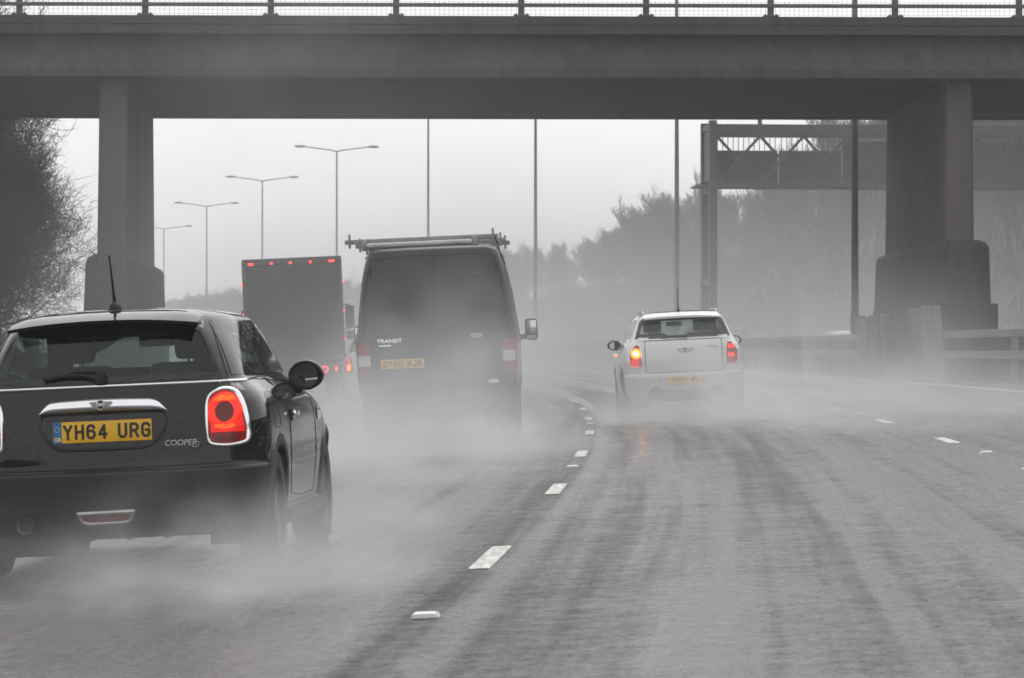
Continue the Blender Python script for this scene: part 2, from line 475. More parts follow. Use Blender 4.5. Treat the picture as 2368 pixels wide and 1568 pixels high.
M['road'] = m.surf(m.bsdf(Base_Color=base, Roughness=rough, Normal=nb.outputs[0], Specular_IOR_Level=m.math('MULTIPLY', m.math('MULTIPLY', m.ramp(filmw, 0, 1, 0.28, 0.46, False), m.ramp(m.noise(m.mapping(ob, (1, 1, 1)), 17, 3, 0.7), 0.38, 0.60, 0.45, 1.12)), m.math('SUBTRACT', 1.0, m.math('MULTIPLY', joint, 0.45)))))

Zs_all = [-40 + 6 * i for i in range(40)] + [200 + 14 * i for i in range(1, 45)]
ground = strip('ground', [-420, -150, -60, -40, -30, -25.2, -20, -15, -9.2, -8, 0, 8, 14, 20, 26.5, 27.5, 29, 30.5, 32, 34, 36, 38, 41, 44.5, 52, 70, 110, 144.5, 420], Zs_all, M['grass_bank'], -0.035, ground_z)
road = strip('road', [-9.1, -7.4, -5.5, -3.65, -1.8, 0, 1.8, 3.65, 5.5, 7.35, 8.75], Zs_all, M['road'], 0.0)
road_b = strip('road', [10.9, 14, 18, 22, 26.2], Zs_all, M['road'], 0.0)

def mark(name, d, w, z0, z1, mat, parent, step=3.0):
    n = max(1, int((z1 - z0) / step)); zs = [z0 + (z1 - z0) * i / n for i in range(n + 1)]
    vs, fs = [], []
    for Z in zs:
        for k, dd in ((0.0, -w / 2), (0.005, -w / 2 + 0.008), (0.005, w / 2 - 0.008), (0.0, w / 2)):
            vs.append((LX(Z) + d + dd, Z, road_z(d + dd, Z) + 0.002 + k))
    for i in range(n):
        for j in range(3): fs.append((i * 4 + j, i * 4 + j + 1, (i + 1) * 4 + j + 1, (i + 1) * 4 + j))
    fs += [(0, 1, 2, 3), (n * 4 + 3, n * 4 + 2, n * 4 + 1, n * 4)]
    return mesh_obj(name, vs, fs, mat, parent)

# worn paint: the wet stone shows through
m = NT('lane_paint'); co = m.coord()
w1 = m.noise(co, 12, 5, 0.7); w2 = m.noise(m.mapping(co, (14, 1.2, 1)), 2.0, 3)
wear = m.ramp(m.math('ADD', m.math('MULTIPLY', w1, 0.6), m.math('MULTIPLY', w2, 0.5)), 0.42, 0.66)
M['lane_paint'] = m.surf(m.bsdf(Base_Color=m.mix(wear, (0.78, 0.77, 0.70), (0.34, 0.33, 0.30)), Roughness=0.35, Normal=m.bump(w1, 0.4, 0.006)))

Z0 = 19.5                                   # centre of the nearest dash left of the camera's lane
for d, ph in ((0.0, 0.0), (3.65, -1.1), (-3.65, 2.0)):
    for k in range(-1, 14):
        c = Z0 + ph + 9.0 * k
        mark('lane_dash', d, 0.115, c - 1.0, c + 1.0, M['lane_paint'], road)
mark('edge_line', 7.35, 0.17, 4, 330, M['lane_paint'], road)
mark('edge_line', -7.45, 0.17, 4, 330, M['lane_paint'], road)
mark('edge_line', 11.4, 0.17, 4, 330, M['lane_paint'], road_b)

# road studs between the dashes
def stud_mesh():
    mb = MB()
    p = [(-0.058, 0), (-0.05, 0.016), (0.05, 0.016), (0.058, 0)]
    vs = [(x, -0.06, z) for x, z in p] + [(x * 0.86, -0.035, z + 0.006) for x, z in p] + [(x * 0.86, 0.035, z + 0.006) for x, z in p] + [(x, 0.06, z) for x, z in p]
    fs = [(i * 4 + j, i * 4 + j + 1, i * 4 + j + 5, i * 4 + j + 4) for i in range(3) for j in range(3)]
    fs += [(3, 2, 1, 0), (12, 13, 14, 15), (0, 4, 8, 12), (3, 15, 11, 7)]
    return mb.add(vs, fs)
def stud(label, d, Z, first=[None]):
    if first[0] is None:
        o = thing('road_stud', label, 'road stud', group='reflecting studs on the lane lines')
        b = stud_mesh().build('stud_body', M['stud'], o)
        mb = MB(); mb.box((0, -0.052, 0.0125), (0.085, 0.012, 0.011)); mb.build('reflector', M['clear_lens'], o)
        first[0] = o
    else:
        o = copy_tree(first[0]); o['label'] = label
    o.location = at_road(d, Z, 0.002); o.rotation_euler = tilt(-math.atan(LS(Z)))
stud('pale road stud on the lane line nearest the camera, in front of the nearest dash', 0, 15.3)
stud('white road stud on the curving lane line between the second and third dashes', 0, 33.4)
stud('small road stud far along the curving lane line below the dark van', 0, 51.5)
stud('pale road stud on the right lane line between two dashes', 3.65, 32.2)
stud('faint road stud on the right lane line beside the white crossover car', 3.65, 50.2)

# ------------------------------------------------------------------ the overpass
def loft(levels):
    """levels: list of (polygon xy, z) with equal counts -> closed solid"""
    vs, fs = [], []; n = len(levels[0][0])
    for poly, z in levels: vs += [(a, b, z) for a, b in poly]
    for i in range(len(levels) - 1):
        for k in range(n): fs.append((i * n + k, i * n + (k + 1) % n, (i + 1) * n + (k + 1) % n, (i + 1) * n + k))
    fs += [tuple(range(n - 1, -1, -1)), tuple((len(levels) - 1) * n + k for k in range(n))]
    return vs, fs
def cham(x0, x1, y0, y1, c): return [(x0 + c, y0), (x1 - c, y0), (x1, y0 + c), (x1, y1 - c), (x1 - c, y1), (x0 + c, y1), (x0, y1 - c), (x0, y0 + c)]

BR_A = math.atan(0.030)
bridge = thing('overpass', 'grey concrete overpass spanning the whole motorway', 'bridge', (0, 80, 0), (0, 0, BR_A))
XA, XB = -62, 62
prof = [(0.0, 7.02), (0.0, 7.20), (0.03, 7.215), (0.34, 7.95), (0.34, 8.10), (0.9, 8.10), (0.9, 7.02)]
MB().prism([(y, z) for y, z in prof], XA, XB, 'x').build('edge_beam', M['concrete'], bridge, None)
MB().prism([(-0.02, 7.965), (-0.02, 8.15), (-0.05, 8.17), (-0.05, 8.35), (0.62, 8.37), (0.62, 8.102), (0.33, 8.102), (0.33, 7.965)], XA, XB, 'x').build('coping', M['concrete'], bridge, None)
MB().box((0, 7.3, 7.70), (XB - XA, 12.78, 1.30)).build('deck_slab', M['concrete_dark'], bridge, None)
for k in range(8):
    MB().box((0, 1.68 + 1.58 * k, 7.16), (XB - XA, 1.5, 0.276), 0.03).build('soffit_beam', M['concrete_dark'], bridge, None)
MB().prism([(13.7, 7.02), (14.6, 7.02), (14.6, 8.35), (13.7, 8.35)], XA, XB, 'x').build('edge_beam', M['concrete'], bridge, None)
# parapet: post, three rails and a wire panel in each bay
mb = MB(); mb.box((0, 0.28, 8.87), (0.14, 0.10, 1.0), 0.012); mb.box((0, 0.28, 8.387), (0.34, 0.3, 0.03), 0.008)
for sx in (-1, 1):
    for sy in (-1, 1): mb.lathe([(0.02, 8.40), (0.02, 8.43), (0.0, 8.43)], (0.12 * sx, 0.28 + 0.1 * sy, 0), 'z', 6)
post0 = mb.build('parapet_post', M['parapet'], bridge)
mb = MB()
for i in range(1, 26): mb.box((2.73 * i / 26, 0.30, 8.72), (0.006, 0.006, 0.66))
for i in range(8): mb.box((1.365, 0.306, 8.42 + 0.09 * i), (2.57, 0.005, 0.005))
pan0 = mb.build('wire_panel', M['parapet'], bridge, None)
x0 = -7.98
for k in range(-16, 21):
    X = x0 + 2.73 * k
    for src in (post0, pan0):
        o = src if k == -16 else src.copy()
        if k != -16: COL.objects.link(o)
        o.parent = bridge; o.location = (X, 0, 0)
for z in (8.61, 8.97, 9.34):
    MB().box((0, 0.21, z), (XB - XA, 0.05, 0.085), 0.01).build('parapet_rail', M['parapet'], bridge, None)

def pier(x0, x1, skew, warm, pz, pw0, pw1, bz, bw0, bw1):
    """wall pier from front face (y 0.5) to back (13.2) with a stepped plinth"""
    def sh(poly, k=1.0): return [(a + skew * b * k, b) for a, b in poly]
    vs, fs = loft([(sh(cham(x0 - 0.08, x1 + 0.06, 0.45, 13.2, 0.05)), -0.5), (sh(cham(x0 - 0.05, x1 + 0.03, 0.48, 13.2, 0.05)), 3.2), (sh(cham(x0, x1, 0.5, 13.1, 0.05)), 7.03)])
    p = mesh_obj('pier', vs, fs, warm, bridge)
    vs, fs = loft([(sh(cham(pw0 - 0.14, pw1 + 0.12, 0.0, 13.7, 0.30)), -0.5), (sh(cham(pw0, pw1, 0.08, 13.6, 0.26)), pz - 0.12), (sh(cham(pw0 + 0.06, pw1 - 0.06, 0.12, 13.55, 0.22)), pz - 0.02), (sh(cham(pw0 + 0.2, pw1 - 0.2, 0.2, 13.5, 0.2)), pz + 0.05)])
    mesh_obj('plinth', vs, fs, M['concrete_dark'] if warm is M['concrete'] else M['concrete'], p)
    vs, fs = loft([(sh(cham(bw0, bw1, -0.15, 13.9, 0.12)), -0.6), (sh(cham(bw0, bw1, -0.15, 13.9, 0.12)), bz)])
    mesh_obj('footing', vs, fs, M['concrete_dark'], p)
    return p
pier(-8.98, -8.38, -0.022, M['concrete_warm'], 3.13, -9.27, -8.12, 1.5, -9.40, -8.0)
pier(9.56, 10.13, 0.028, M['concrete_warm'], 3.45, 9.30, 10.47, 2.1, 9.27, 10.62)

# ------------------------------------------------------------------ concrete wall and crash barriers in the central reserve
wall = thing('barrier_wall', 'pale concrete panel wall at the foot of the right bridge pier', 'wall', at_road(7.95, 79, 0), tilt(-math.atan(LS(85))))
for k in range(6):
    y = 0.2 + 2.55 * k
    MB().prism([(0.0, -0.3), (0.0, 1.62 - 0.012 * y), (0.02, 1.64 - 0.012 * y), (0.16, 1.64 - 0.012 * y), (0.22, -0.3)], y + 0.0, y + 2.1, 'y').build('panel', M['concrete_pale'], wall, None)
    MB().box((0.17, y + 2.32, 0.62), (0.16, 0.40, 1.84), 0.02).build('post', M['concrete'], wall, None)
def crash_barrier(label, z0, z1, d):
    t = thing('crash_barrier', label, 'crash barrier', at_road(d, z0), group='steel crash barriers along the central reserve')
    b0 = Vector(at_road(d, z0)); zs = np.linspace(z0, z1, max(3, int((z1 - z0) / 6)))
    for lo, hi in ((0.50, 0.64), (0.92, 1.06)):
        mb = MB(); vs, fs = [], []
        pr = [(0.0, lo), (0.0, hi), (0.05, hi + 0.012), (0.11, hi), (0.11, lo), (0.05, lo - 0.012)]
        for Z in zs:
            c = Vector(at_road(d, Z)) - b0
            vs += [(c.x + a, c.y, c.z + h) for a, h in pr]
        for i in range(len(zs) - 1):
            for k in range(6): fs.append((i * 6 + k, i * 6 + (k + 1) % 6, (i + 1) * 6 + (k + 1) % 6, (i + 1) * 6 + k))
        fs += [(0, 1, 2, 3, 4, 5), tuple((len(zs) - 1) * 6 + k for k in range(5, -1, -1))]
        mb.add(vs, fs); mb.build('rail_beam', M['galv'], t)
    Z = z0 + 1.2; src = None
    while Z < (z1 - 8.6 if z1 < 80 else z1):
        c = Vector(at_road(d, Z)) - b0
        if src is None:
            mb = MB(); mb.box((0.19, 0, 0.42), (0.13, 0.09, 1.16), 0.01); mb.box((0.115, 0, 0.99), (0.04, 0.1, 0.1)); mb.box((0.115, 0, 0.57), (0.04, 0.1, 0.1))
            src = mb.build('post', M['galv'], t); o = src
        else:
            o = src.copy(); COL.objects.link(o); o.parent = t
        o.location = c; Z += 2.1
    return t
crash_barrier('double rail steel crash barrier right of the pale concrete wall, nearest the camera', 20, 79.2, 8.05)
crash_barrier('double rail steel crash barrier fading into spray beyond the overpass', 94.8, 300, 8.05)

def low_wall(label, z0, z1):
    b0 = Vector(at_road(9.25, z0)); zs = np.linspace(z0, z1, max(3, int((z1 - z0) / 5)))
    t = thing('reserve_wall', label, 'wall', b0, group='low concrete walls in the central reserve')
    for i in range(len(zs) - 1):
        vs = []
        for Z in (zs[i] + 0.02, zs[i + 1] - 0.02):
            c = Vector(at_road(9.25, Z)) - b0
            vs += [(c.x + a, c.y, c.z + h) for a, h in ((-0.24, -0.15), (-0.20, 0.25), (-0.10, 0.90), (0.10, 0.90), (0.20, 0.25), (0.24, -0.15))]
        fs = [(k, (k + 1) % 6, 6 + (k + 1) % 6, 6 + k) for k in range(6)] + [(5, 4, 3, 2, 1, 0), (6, 7, 8, 9, 10, 11)]
        MB().add(vs, fs).build('wall_unit', M['concrete'], t, None)
low_wall('low dark concrete wall behind the near crash barrier', 26, 79)
low_wall('low concrete wall behind the far crash barrier beyond the overpass', 95.5, 290)

# ------------------------------------------------------------------ lighting columns along the central reserve
def lamp():
    t = thing('street_lamp', '', 'street lamp', group='double arm lighting columns along the central reserve')
    MB().tube([(0, 0, -0.2), (0, 0, 1.6), (0, 0, 1.62), (0, 0, 14.6)], [0.125, 0.125, 0.10, 0.055], 12).build('column', M['column_grey'], t)
    for s in (-1, 1):
        a = MB(); a.tube([(0.0, 0, 14.55), (s * 0.5, 0, 14.66), (s * 2.2, 0, 14.88)], [0.05, 0.042, 0.036], 8)
        arm = a.build('arm', M['column_grey'], t)
        l = MB(); vs, fs = ball((s * 2.55, 0, 14.90), (0.44, 0.15, 0.10), 14, 8); l.add([(x, y, max(z, 14.86)) for x, y, z in vs], fs)
        lan = l.build('lantern', M['galv'], arm)
        l = MB(); vs, fs = ball((s * 2.55, 0, 14.86), (0.33, 0.11, 0.06), 12, 6); l.add([(x, y, min(z, 14.86)) for x, y, z in vs], fs); l.build('lantern_bowl', M['clear_lens'], arm)
    return t
LAMPS = [(9.0, 96.5, 'thick lighting column standing just behind the right bridge pier'),
         (6.05, 135, 'lighting column rising behind the white crossover car'),
         (1.12, 175, 'lighting column just right of the dark van, its top behind the overpass'),
         (-4.9, 215, 'lighting column standing behind the roof rack of the dark van'),
         (-12.2, 256, 'double arm lighting column behind the right end of the box lorry'),
         (-20.1, 296, 'double arm lighting column behind the left end of the box lorry'),
         (-27.9, 336, 'double arm lighting column left of the box lorry, between two others'),
         (-35.6, 376, 'faint farthest lighting column beside the left bridge pier')]
l0 = None
for X, Z, lab in LAMPS:
    l0, o = (lamp(),) * 2 if l0 is None else (l0, copy_tree(l0))
    o['label'] = lab; o.location = (X, Z, gz_x(X, Z)); o.rotation_euler = (0, 0, -math.atan(LS(Z)) * 0.6)

# ------------------------------------------------------------------ sign gantry over the opposite carriageway
GY, GYAW = 130.0, 0.10
gan = thing('sign_gantry', 'grey steel lattice gantry over the opposite carriageway behind the overpass', 'gantry', (7.1, GY, gz_x(7.1, GY)), (0, 0, GYAW))
gb = gan.location.z; zt, zb = 9.08 - gb, 6.86 - gb; GD = 1.9; GL = 19.0
for x in (0.0, GL):
    for y in (0.0, GD):
        MB().box((x, y, (zt + 0.12 - 0.4) / 2), (0.27, 0.27, zt + 0.12 + 0.4), 0.015).build('leg', M['steel_dark'], gan, None)
    for z in (zt, zb, 3.2): MB().box((x, GD / 2, z - 0.12), (0.2, GD - 0.28, 0.22), 0.01).build('brace', M['steel_dark'], gan, None)
    MB().box((x - 0.02, GD / 2 + 0.1, (zt + zb) / 2), (0.06, GD - 0.5, zt - zb - 0.5)).build('end_panel', M['steel_dark'], gan, None)
for y in (0.0, GD):
    MB().box((GL / 2, y, zt - 0.18), (GL - 0.28, 0.16, 0.34), 0.01).build('chord', M['steel_dark'], gan, None)
    MB().box((GL / 2, y, zb + 0.06), (GL - 0.28, 0.16, 0.14), 0.01).build('chord', M['steel_dark'], gan, None)
MB().box((GL / 2, -0.03, zt - 0.45), (GL - 0.28, 0.07, 0.07)).build('chord', M['steel_dark'], gan, None)
nb = 12
for k in range(nb):
    xa, xb = 0.14 + (GL - 0.28) * k / nb, 0.14 + (GL - 0.28) * (k + 1) / nb
    for (p, q) in (((xa, zb + 0.12), (xb, zt - 0.42)), ((xb, zb + 0.12), (xa, zt - 0.42))):
        L = math.hypot(q[0] - p[0], q[1] - p[1]); a = math.atan2(q[1] - p[1], q[0] - p[0])
        y = 0.0 if p[0] < q[0] else 0.07
        MB().box(((p[0] + q[0]) / 2, y, (p[1] + q[1]) / 2), (L, 0.06, 0.10), 0, Matrix.Rotation(-a, 4, 'Y')).build('diagonal', M['steel_dark'], gan, None)
for k in range(8):
    xa = 0.3 + 2.32 * k
    hz = zt - 0.86 if k < 2 else zt - 0.5
    MB().box((xa + 1.15, GD - 0.35, (zb + 0.14 + hz) / 2), (2.26, 0.06, hz - zb - 0.14), 0.01).build('sign_back', M['steel_dark'], gan, None)
    mb = MB()
    for j in range(12): mb.box((xa + 0.1 + 0.19 * j, GD - 0.40, (zb + zt) / 2 - 0.1), (0.025, 0.03, zt - zb - 0.6))
    mb.build('ribs', M['steel_dark'], gan, None)
MB().box((GL / 2 - 0.3, GD / 2, zb + 0.02), (GL + 0.5, GD - 0.3, 0.05)).build('walkway', M['steel_dark'], gan, None)
MB().box((-0.35, 0.2, zb + 0.02), (0.5, 0.16, 0.12), 0.02).build('bracket', M['steel_dark'], gan, None)
for k in range(2):
    mb = MB(); mb.box((1.75 + 2.45 * k * 2.2, 0.4, zt + 0.12), (0.14, 0.1, 0.3)); mb.build('bracket', M['steel_dark'], gan, None)

# ------------------------------------------------------------------ trees
def bare_tree(seed, H, n1, n2, n3, n4, spread=1.0, up=0.35, tw=0.014):
    rnd = random.Random(seed)
    tv, tf, cv, cf = [], [], [], []
    def seg(pts, rs, vs, fs, k):
        n0 = len(vs); prev = None
        for i, p in enumerate(pts):
            t = (pts[min(i + 1, len(pts) - 1)] - pts[max(i - 1, 0)]).normalized()
            a = t.orthogonal().normalized(); b = t.cross(a)
            for j in range(k):
                an = 2 * PI * j / k; vs.append(tuple(p + (a * math.cos(an) + b * math.sin(an)) * rs[i]))
        for i in range(len(pts) - 1):
            for j in range(k):
                fs.append((n0 + i * k + j, n0 + i * k + (j + 1) % k, n0 + (i + 1) * k + (j + 1) % k, n0 + (i + 1) * k + j))
    def grow(p, d, L, r, lev):
        ns = 4 if lev < 2 else 3
        pts, rs = [p.copy()], [r]; dd = d.copy()
        for i in range(ns):
            dd = (dd + Vector((rnd.gauss(0, .13), rnd.gauss(0, .13), rnd.gauss(0.05, .10) + up * 0.14))).normalized()
            pts.append(pts[-1] + dd * L / ns); rs.append(max(0.006, r * (1 - 0.75 * (i + 1) / ns)))
        if lev <= 1: seg(pts, rs, tv, tf, 6 if lev == 0 else 5)
        else: seg(pts, rs, cv, cf, 3)
        cnt = (n1, n2, n3, n4, 0)[lev]
        for c in range(cnt):
            t = rnd.uniform(0.28, 1.0) if lev else rnd.uniform(0.22, 1.0)
            i = min(int(t * ns), ns - 1); f = t * ns - i
            q = pts[i].lerp(pts[i + 1], f); ax = (pts[i + 1] - pts[i]).normalized()
            rv = Vector((rnd.gauss(0, 1), rnd.gauss(0, 1), rnd.gauss(0, 0.6))); rv = (rv - ax * rv.dot(ax))
            rv = rv.normalized() if rv.length > 1e-6 else ax.orthogonal()
            nd = (ax * (0.55 if lev else 0.25) + rv * spread * (0.8 if lev else 1.0) + Vector((0, 0, up * 0.6))).normalized()
            rr = max(tw, rs[i] * (0.5 if lev else 0.42)) if lev < 2 else tw * (1.0 if lev == 2 else 0.75)
            LL = L * (rnd.uniform(0.42, 0.66) if lev else rnd.uniform(0.32, 0.52) * (1.15 - 0.55 * t))
            grow(q, nd, LL, rr, lev + 1)
    grow(Vector((0, 0, -0.3)), Vector((rnd.gauss(0, .05), rnd.gauss(0, .05), 1)), H * 0.92, H * 0.016, 0)
    def mk(n, v, f):
        me = bpy.data.meshes.new(n); me.from_pydata(v, [], f); me.update(); return me
    hm = max(v[2] for v in cv)
    tv = [(a / hm, b / hm, c / hm) for a, b, c in tv]; cv = [(a / hm, b / hm, c / hm) for a, b, c in cv]
    return mk('trunk', tv, tf), mk('crown', cv, cf)

def place_tree(name, meshes, mats, loc, rotz, sc, label, cat, group):
    t = thing(name, label, cat, loc, (0, 0, rotz), group)
    t.scale = sc
    for nm, me, mt in zip(('trunk', 'crown'), meshes, mats):
        if not me.materials: me.materials.append(mt)
        o = bpy.data.objects.new(nm, me); COL.objects.link(o); o.parent = t
    return t

rnd = random.Random(7)
big = [bare_tree(11, 12, 24, 11, 8, 4, 1.0, 0.40, 0.017), bare_tree(23, 12, 24, 11, 8, 4, 1.0, 0.3, 0.017), bare_tree(29, 12, 22, 12, 8, 4, 1.1, 0.2, 0.017)]
hillk = [bare_tree(31, 7, 20, 9, 6, 3, 0.8, 0.85, 0.020), bare_tree(37, 7, 20, 9, 6, 3, 0.9, 0.7, 0.020), bare_tree(41, 7, 22, 8, 6, 3, 0.7, 1.0, 0.020)]
# left of the carriageway, beyond the overpass
LEFT_TREES = [(-13.9, 99, 5.2), (-14.6, 103, 7.4), (-16.0, 98, 6.4), (-15.4, 108, 7.4), (-16.8, 101, 7.6), (-14.9, 95, 4.6), (-15.6, 101, 9.6), (-17.6, 110, 11.4), (-18.9, 117, 12.0), (-18.0, 98, 11.5), (-17.4, 106, 12.6), (-21.0, 98, 13.0), (-16.6, 99, 12.2), (-18.4, 103, 14.0), (-16.6, 104, 10.6), (-20.2, 101, 14.2), (-18.4, 109, 12.4), (-19.6, 110, 14.5), (-21.6, 106, 14.5), (-19.8, 115, 13.0), (-22.0, 114, 15.0), (-20.8, 120, 13.0), (-23.4, 119, 15.0), (-22.4, 126, 13.5)]
for i, (X, Z, s) in enumerate(LEFT_TREES):
    place_tree('bare_tree', big[i % 3], (M['bark'], M['twig']), (X, Z, ground_z(X - LX(Z), Z)), rnd.uniform(0, 6.28), (s * 0.86, s * 0.86, s),
               'dark leafless tree in the thicket left of the left bridge pier', 'tree', 'bare trees left of the overpass')
# right-hand bank: a belt of bare trees that follows the bend into the mist
for i in range(285):
    Z = 104 + i * 2.0 + rnd.uniform(-2, 2); d = rnd.choice((28.5, 30, 32, 35, 38, 41, 45)) + rnd.uniform(-1.0, 1.0)
    top = float(pchip([100, 200, 245, 300, 350, 420, 700], [18.0, 17.0, 14.0, 10.8, 9.2, 9.4, 9.6], [Z])[0]) + 0.14 * (d - 30) + rnd.uniform(-1.5, 0.6)
    z = ground_z(d, Z); h = max(2.6, top - z); s = h
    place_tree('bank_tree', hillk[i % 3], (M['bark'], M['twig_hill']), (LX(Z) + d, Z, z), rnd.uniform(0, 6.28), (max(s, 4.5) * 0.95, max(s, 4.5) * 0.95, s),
               'bare winter tree on the right bank, fading into the mist', 'tree', 'bare trees on the right bank')

# evergreen shrubs: many small leaves spread through an uneven crown
def shrub_mesh(seed, n=5200):
    r = np.random.RandomState(seed); n = 9000; blobs = [(r.uniform(-0.55, 0.55), r.uniform(-0.5, 0.5), r.uniform(0.2, 0.8), r.uniform(0.28, 0.5)) for _ in range(11)]
    V, Fc = [], []
    for i in range(n):
        b = blobs[r.randint(len(blobs))]; u = r.normal(size=3); u /= np.linalg.norm(u)
        p = np.array(b[:3]) + u * b[3] * r.uniform(0.55, 1.05) ** 0.5 * np.array((1, 1, 0.8))
        if p[2] < 0.0: p[2] = abs(p[2])
        a, c = r.normal(size=3), r.normal(size=3); a /= np.linalg.norm(a); c -= a * a.dot(c); c /= np.linalg.norm(c)
        s = r.uniform(0.010, 0.021); k = len(V)
        V += [p - a * s, p + c * s * 0.55, p + a * s, p - c * s * 0.55]; Fc.append((k, k + 1, k + 2, k + 3))
    me = bpy.data.meshes.new('foliage'); me.from_pydata([tuple(v) for v in V], [], Fc); me.update(); me.materials.append(M['leaf_dark'])
    mb = MB()
    for b in blobs[:6]: mb.tube([(b[0] * 0.1, b[1] * 0.1, -0.1), (b[0] * 0.5, b[1] * 0.5, b[2] * 0.5), (b[0], b[1], b[2])], [0.03, 0.02, 0.008], 5)
    st = mb.build('stems', M['bark']); sm = st.data; bpy.data.objects.remove(st)
    return sm, me
shr = [shrub_mesh(3), shrub_mesh(5), shrub_mesh(9)]
def shrub(X, Z, s, hgt, label, group, k):
    t = thing('evergreen_shrub', label, 'shrub', (X, Z, ground_z(X - LX(Z), Z) - 0.05), (0, 0, k * 1.7), group); t.scale = (s, s, hgt)
    for nm, me in zip(('stems', 'foliage'), shr[k % 3]):
        o = bpy.data.objects.new(nm, me); COL.objects.link(o); o.parent = t
SH = [(-11.9, 97.5, 1.1, 1.7), (-12.6, 100, 1.4, 2.4), (-13.2, 95, 1.3, 2.5), (-14.2, 97, 1.7, 2.6), (-15.8, 100, 2.4, 4.8), (-17.6, 101, 2.9, 6.2), (-15.2, 104, 2.0, 3.9), (-16.2, 107, 2.8, 6.0), (-19.6, 104, 3.0, 6.8), (-15.9, 112, 2.2, 3.6), (-17.5, 113, 3.0, 6.4),
      (-20.4, 111, 3.0, 6.8), (-16.2, 119, 2.8, 4.6), (-19.3, 120, 3.0, 6.2), (-14.4, 93, 1.5, 2.2), (-16.1, 94, 2.3, 4.4), (-18.6, 95, 2.5, 5.6)]
for i, (X, Z, s, h) in enumerate(SH):
    shrub(X - 1.25, Z, s, h * 0.85, 'dense dark evergreen shrub under the bare trees left of the overpass', 'evergreen shrubs left of the overpass', i)
for i in range(120):
    Z = 100 + i * 3.2 + rnd.uniform(-2, 2); crest = i % 2 and Z < 290; d = rnd.uniform(42, 47) if crest else rnd.uniform(28.5, 40)
    s = rnd.uniform(2.2, 3.0) if crest else rnd.uniform(1.6, 2.6)
    shrub(LX(Z) + d, Z, s, rnd.uniform(2.6, 3.6) if crest else rnd.uniform(1.4, 2.4), 'evergreen shrub on the slope of the right bank', 'shrubs on the right bank', i)

# scrub that hides the soil of the right bank: thousands of thin stems and blades, one mass
r = np.random.RandomState(5); V, Fc = [], []
for i in range(42000):
    Z = 98 + 520 * r.uniform() ** 1.5; d = r.uniform(27.2, 46); b = np.array((LX(Z) + d, Z, ground_z(d, Z) - 0.05))
    h = r.uniform(0.3, 1.2) * (1.0 if Z < 300 else 1.3); lean = r.normal(size=2) * 0.35 * h; a = r.uniform(0, PI); w = r.uniform(0.015, 0.045) * (1 + Z / 300)
    dx, dy = math.cos(a) * w, math.sin(a) * w; k = len(V)
    V += [(b[0] - dx, b[1] - dy, b[2]), (b[0] + dx, b[1] + dy, b[2]), (b[0] + lean[0] * .5 + dx * .7, b[1] + lean[1] * .5 + dy * .7, b[2] + h * .6), (b[0] + lean[0], b[1] + lean[1], b[2] + h), (b[0] + lean[0] * .5 - dx * .7, b[1] + lean[1] * .5 - dy * .7, b[2] + h * .6)]
    Fc.append((k, k + 1, k + 2, k + 3, k + 4))
tag(mesh_obj('undergrowth', V, Fc, M['scrub']), 'brown scrub covering the right bank', 'undergrowth', kind='stuff')

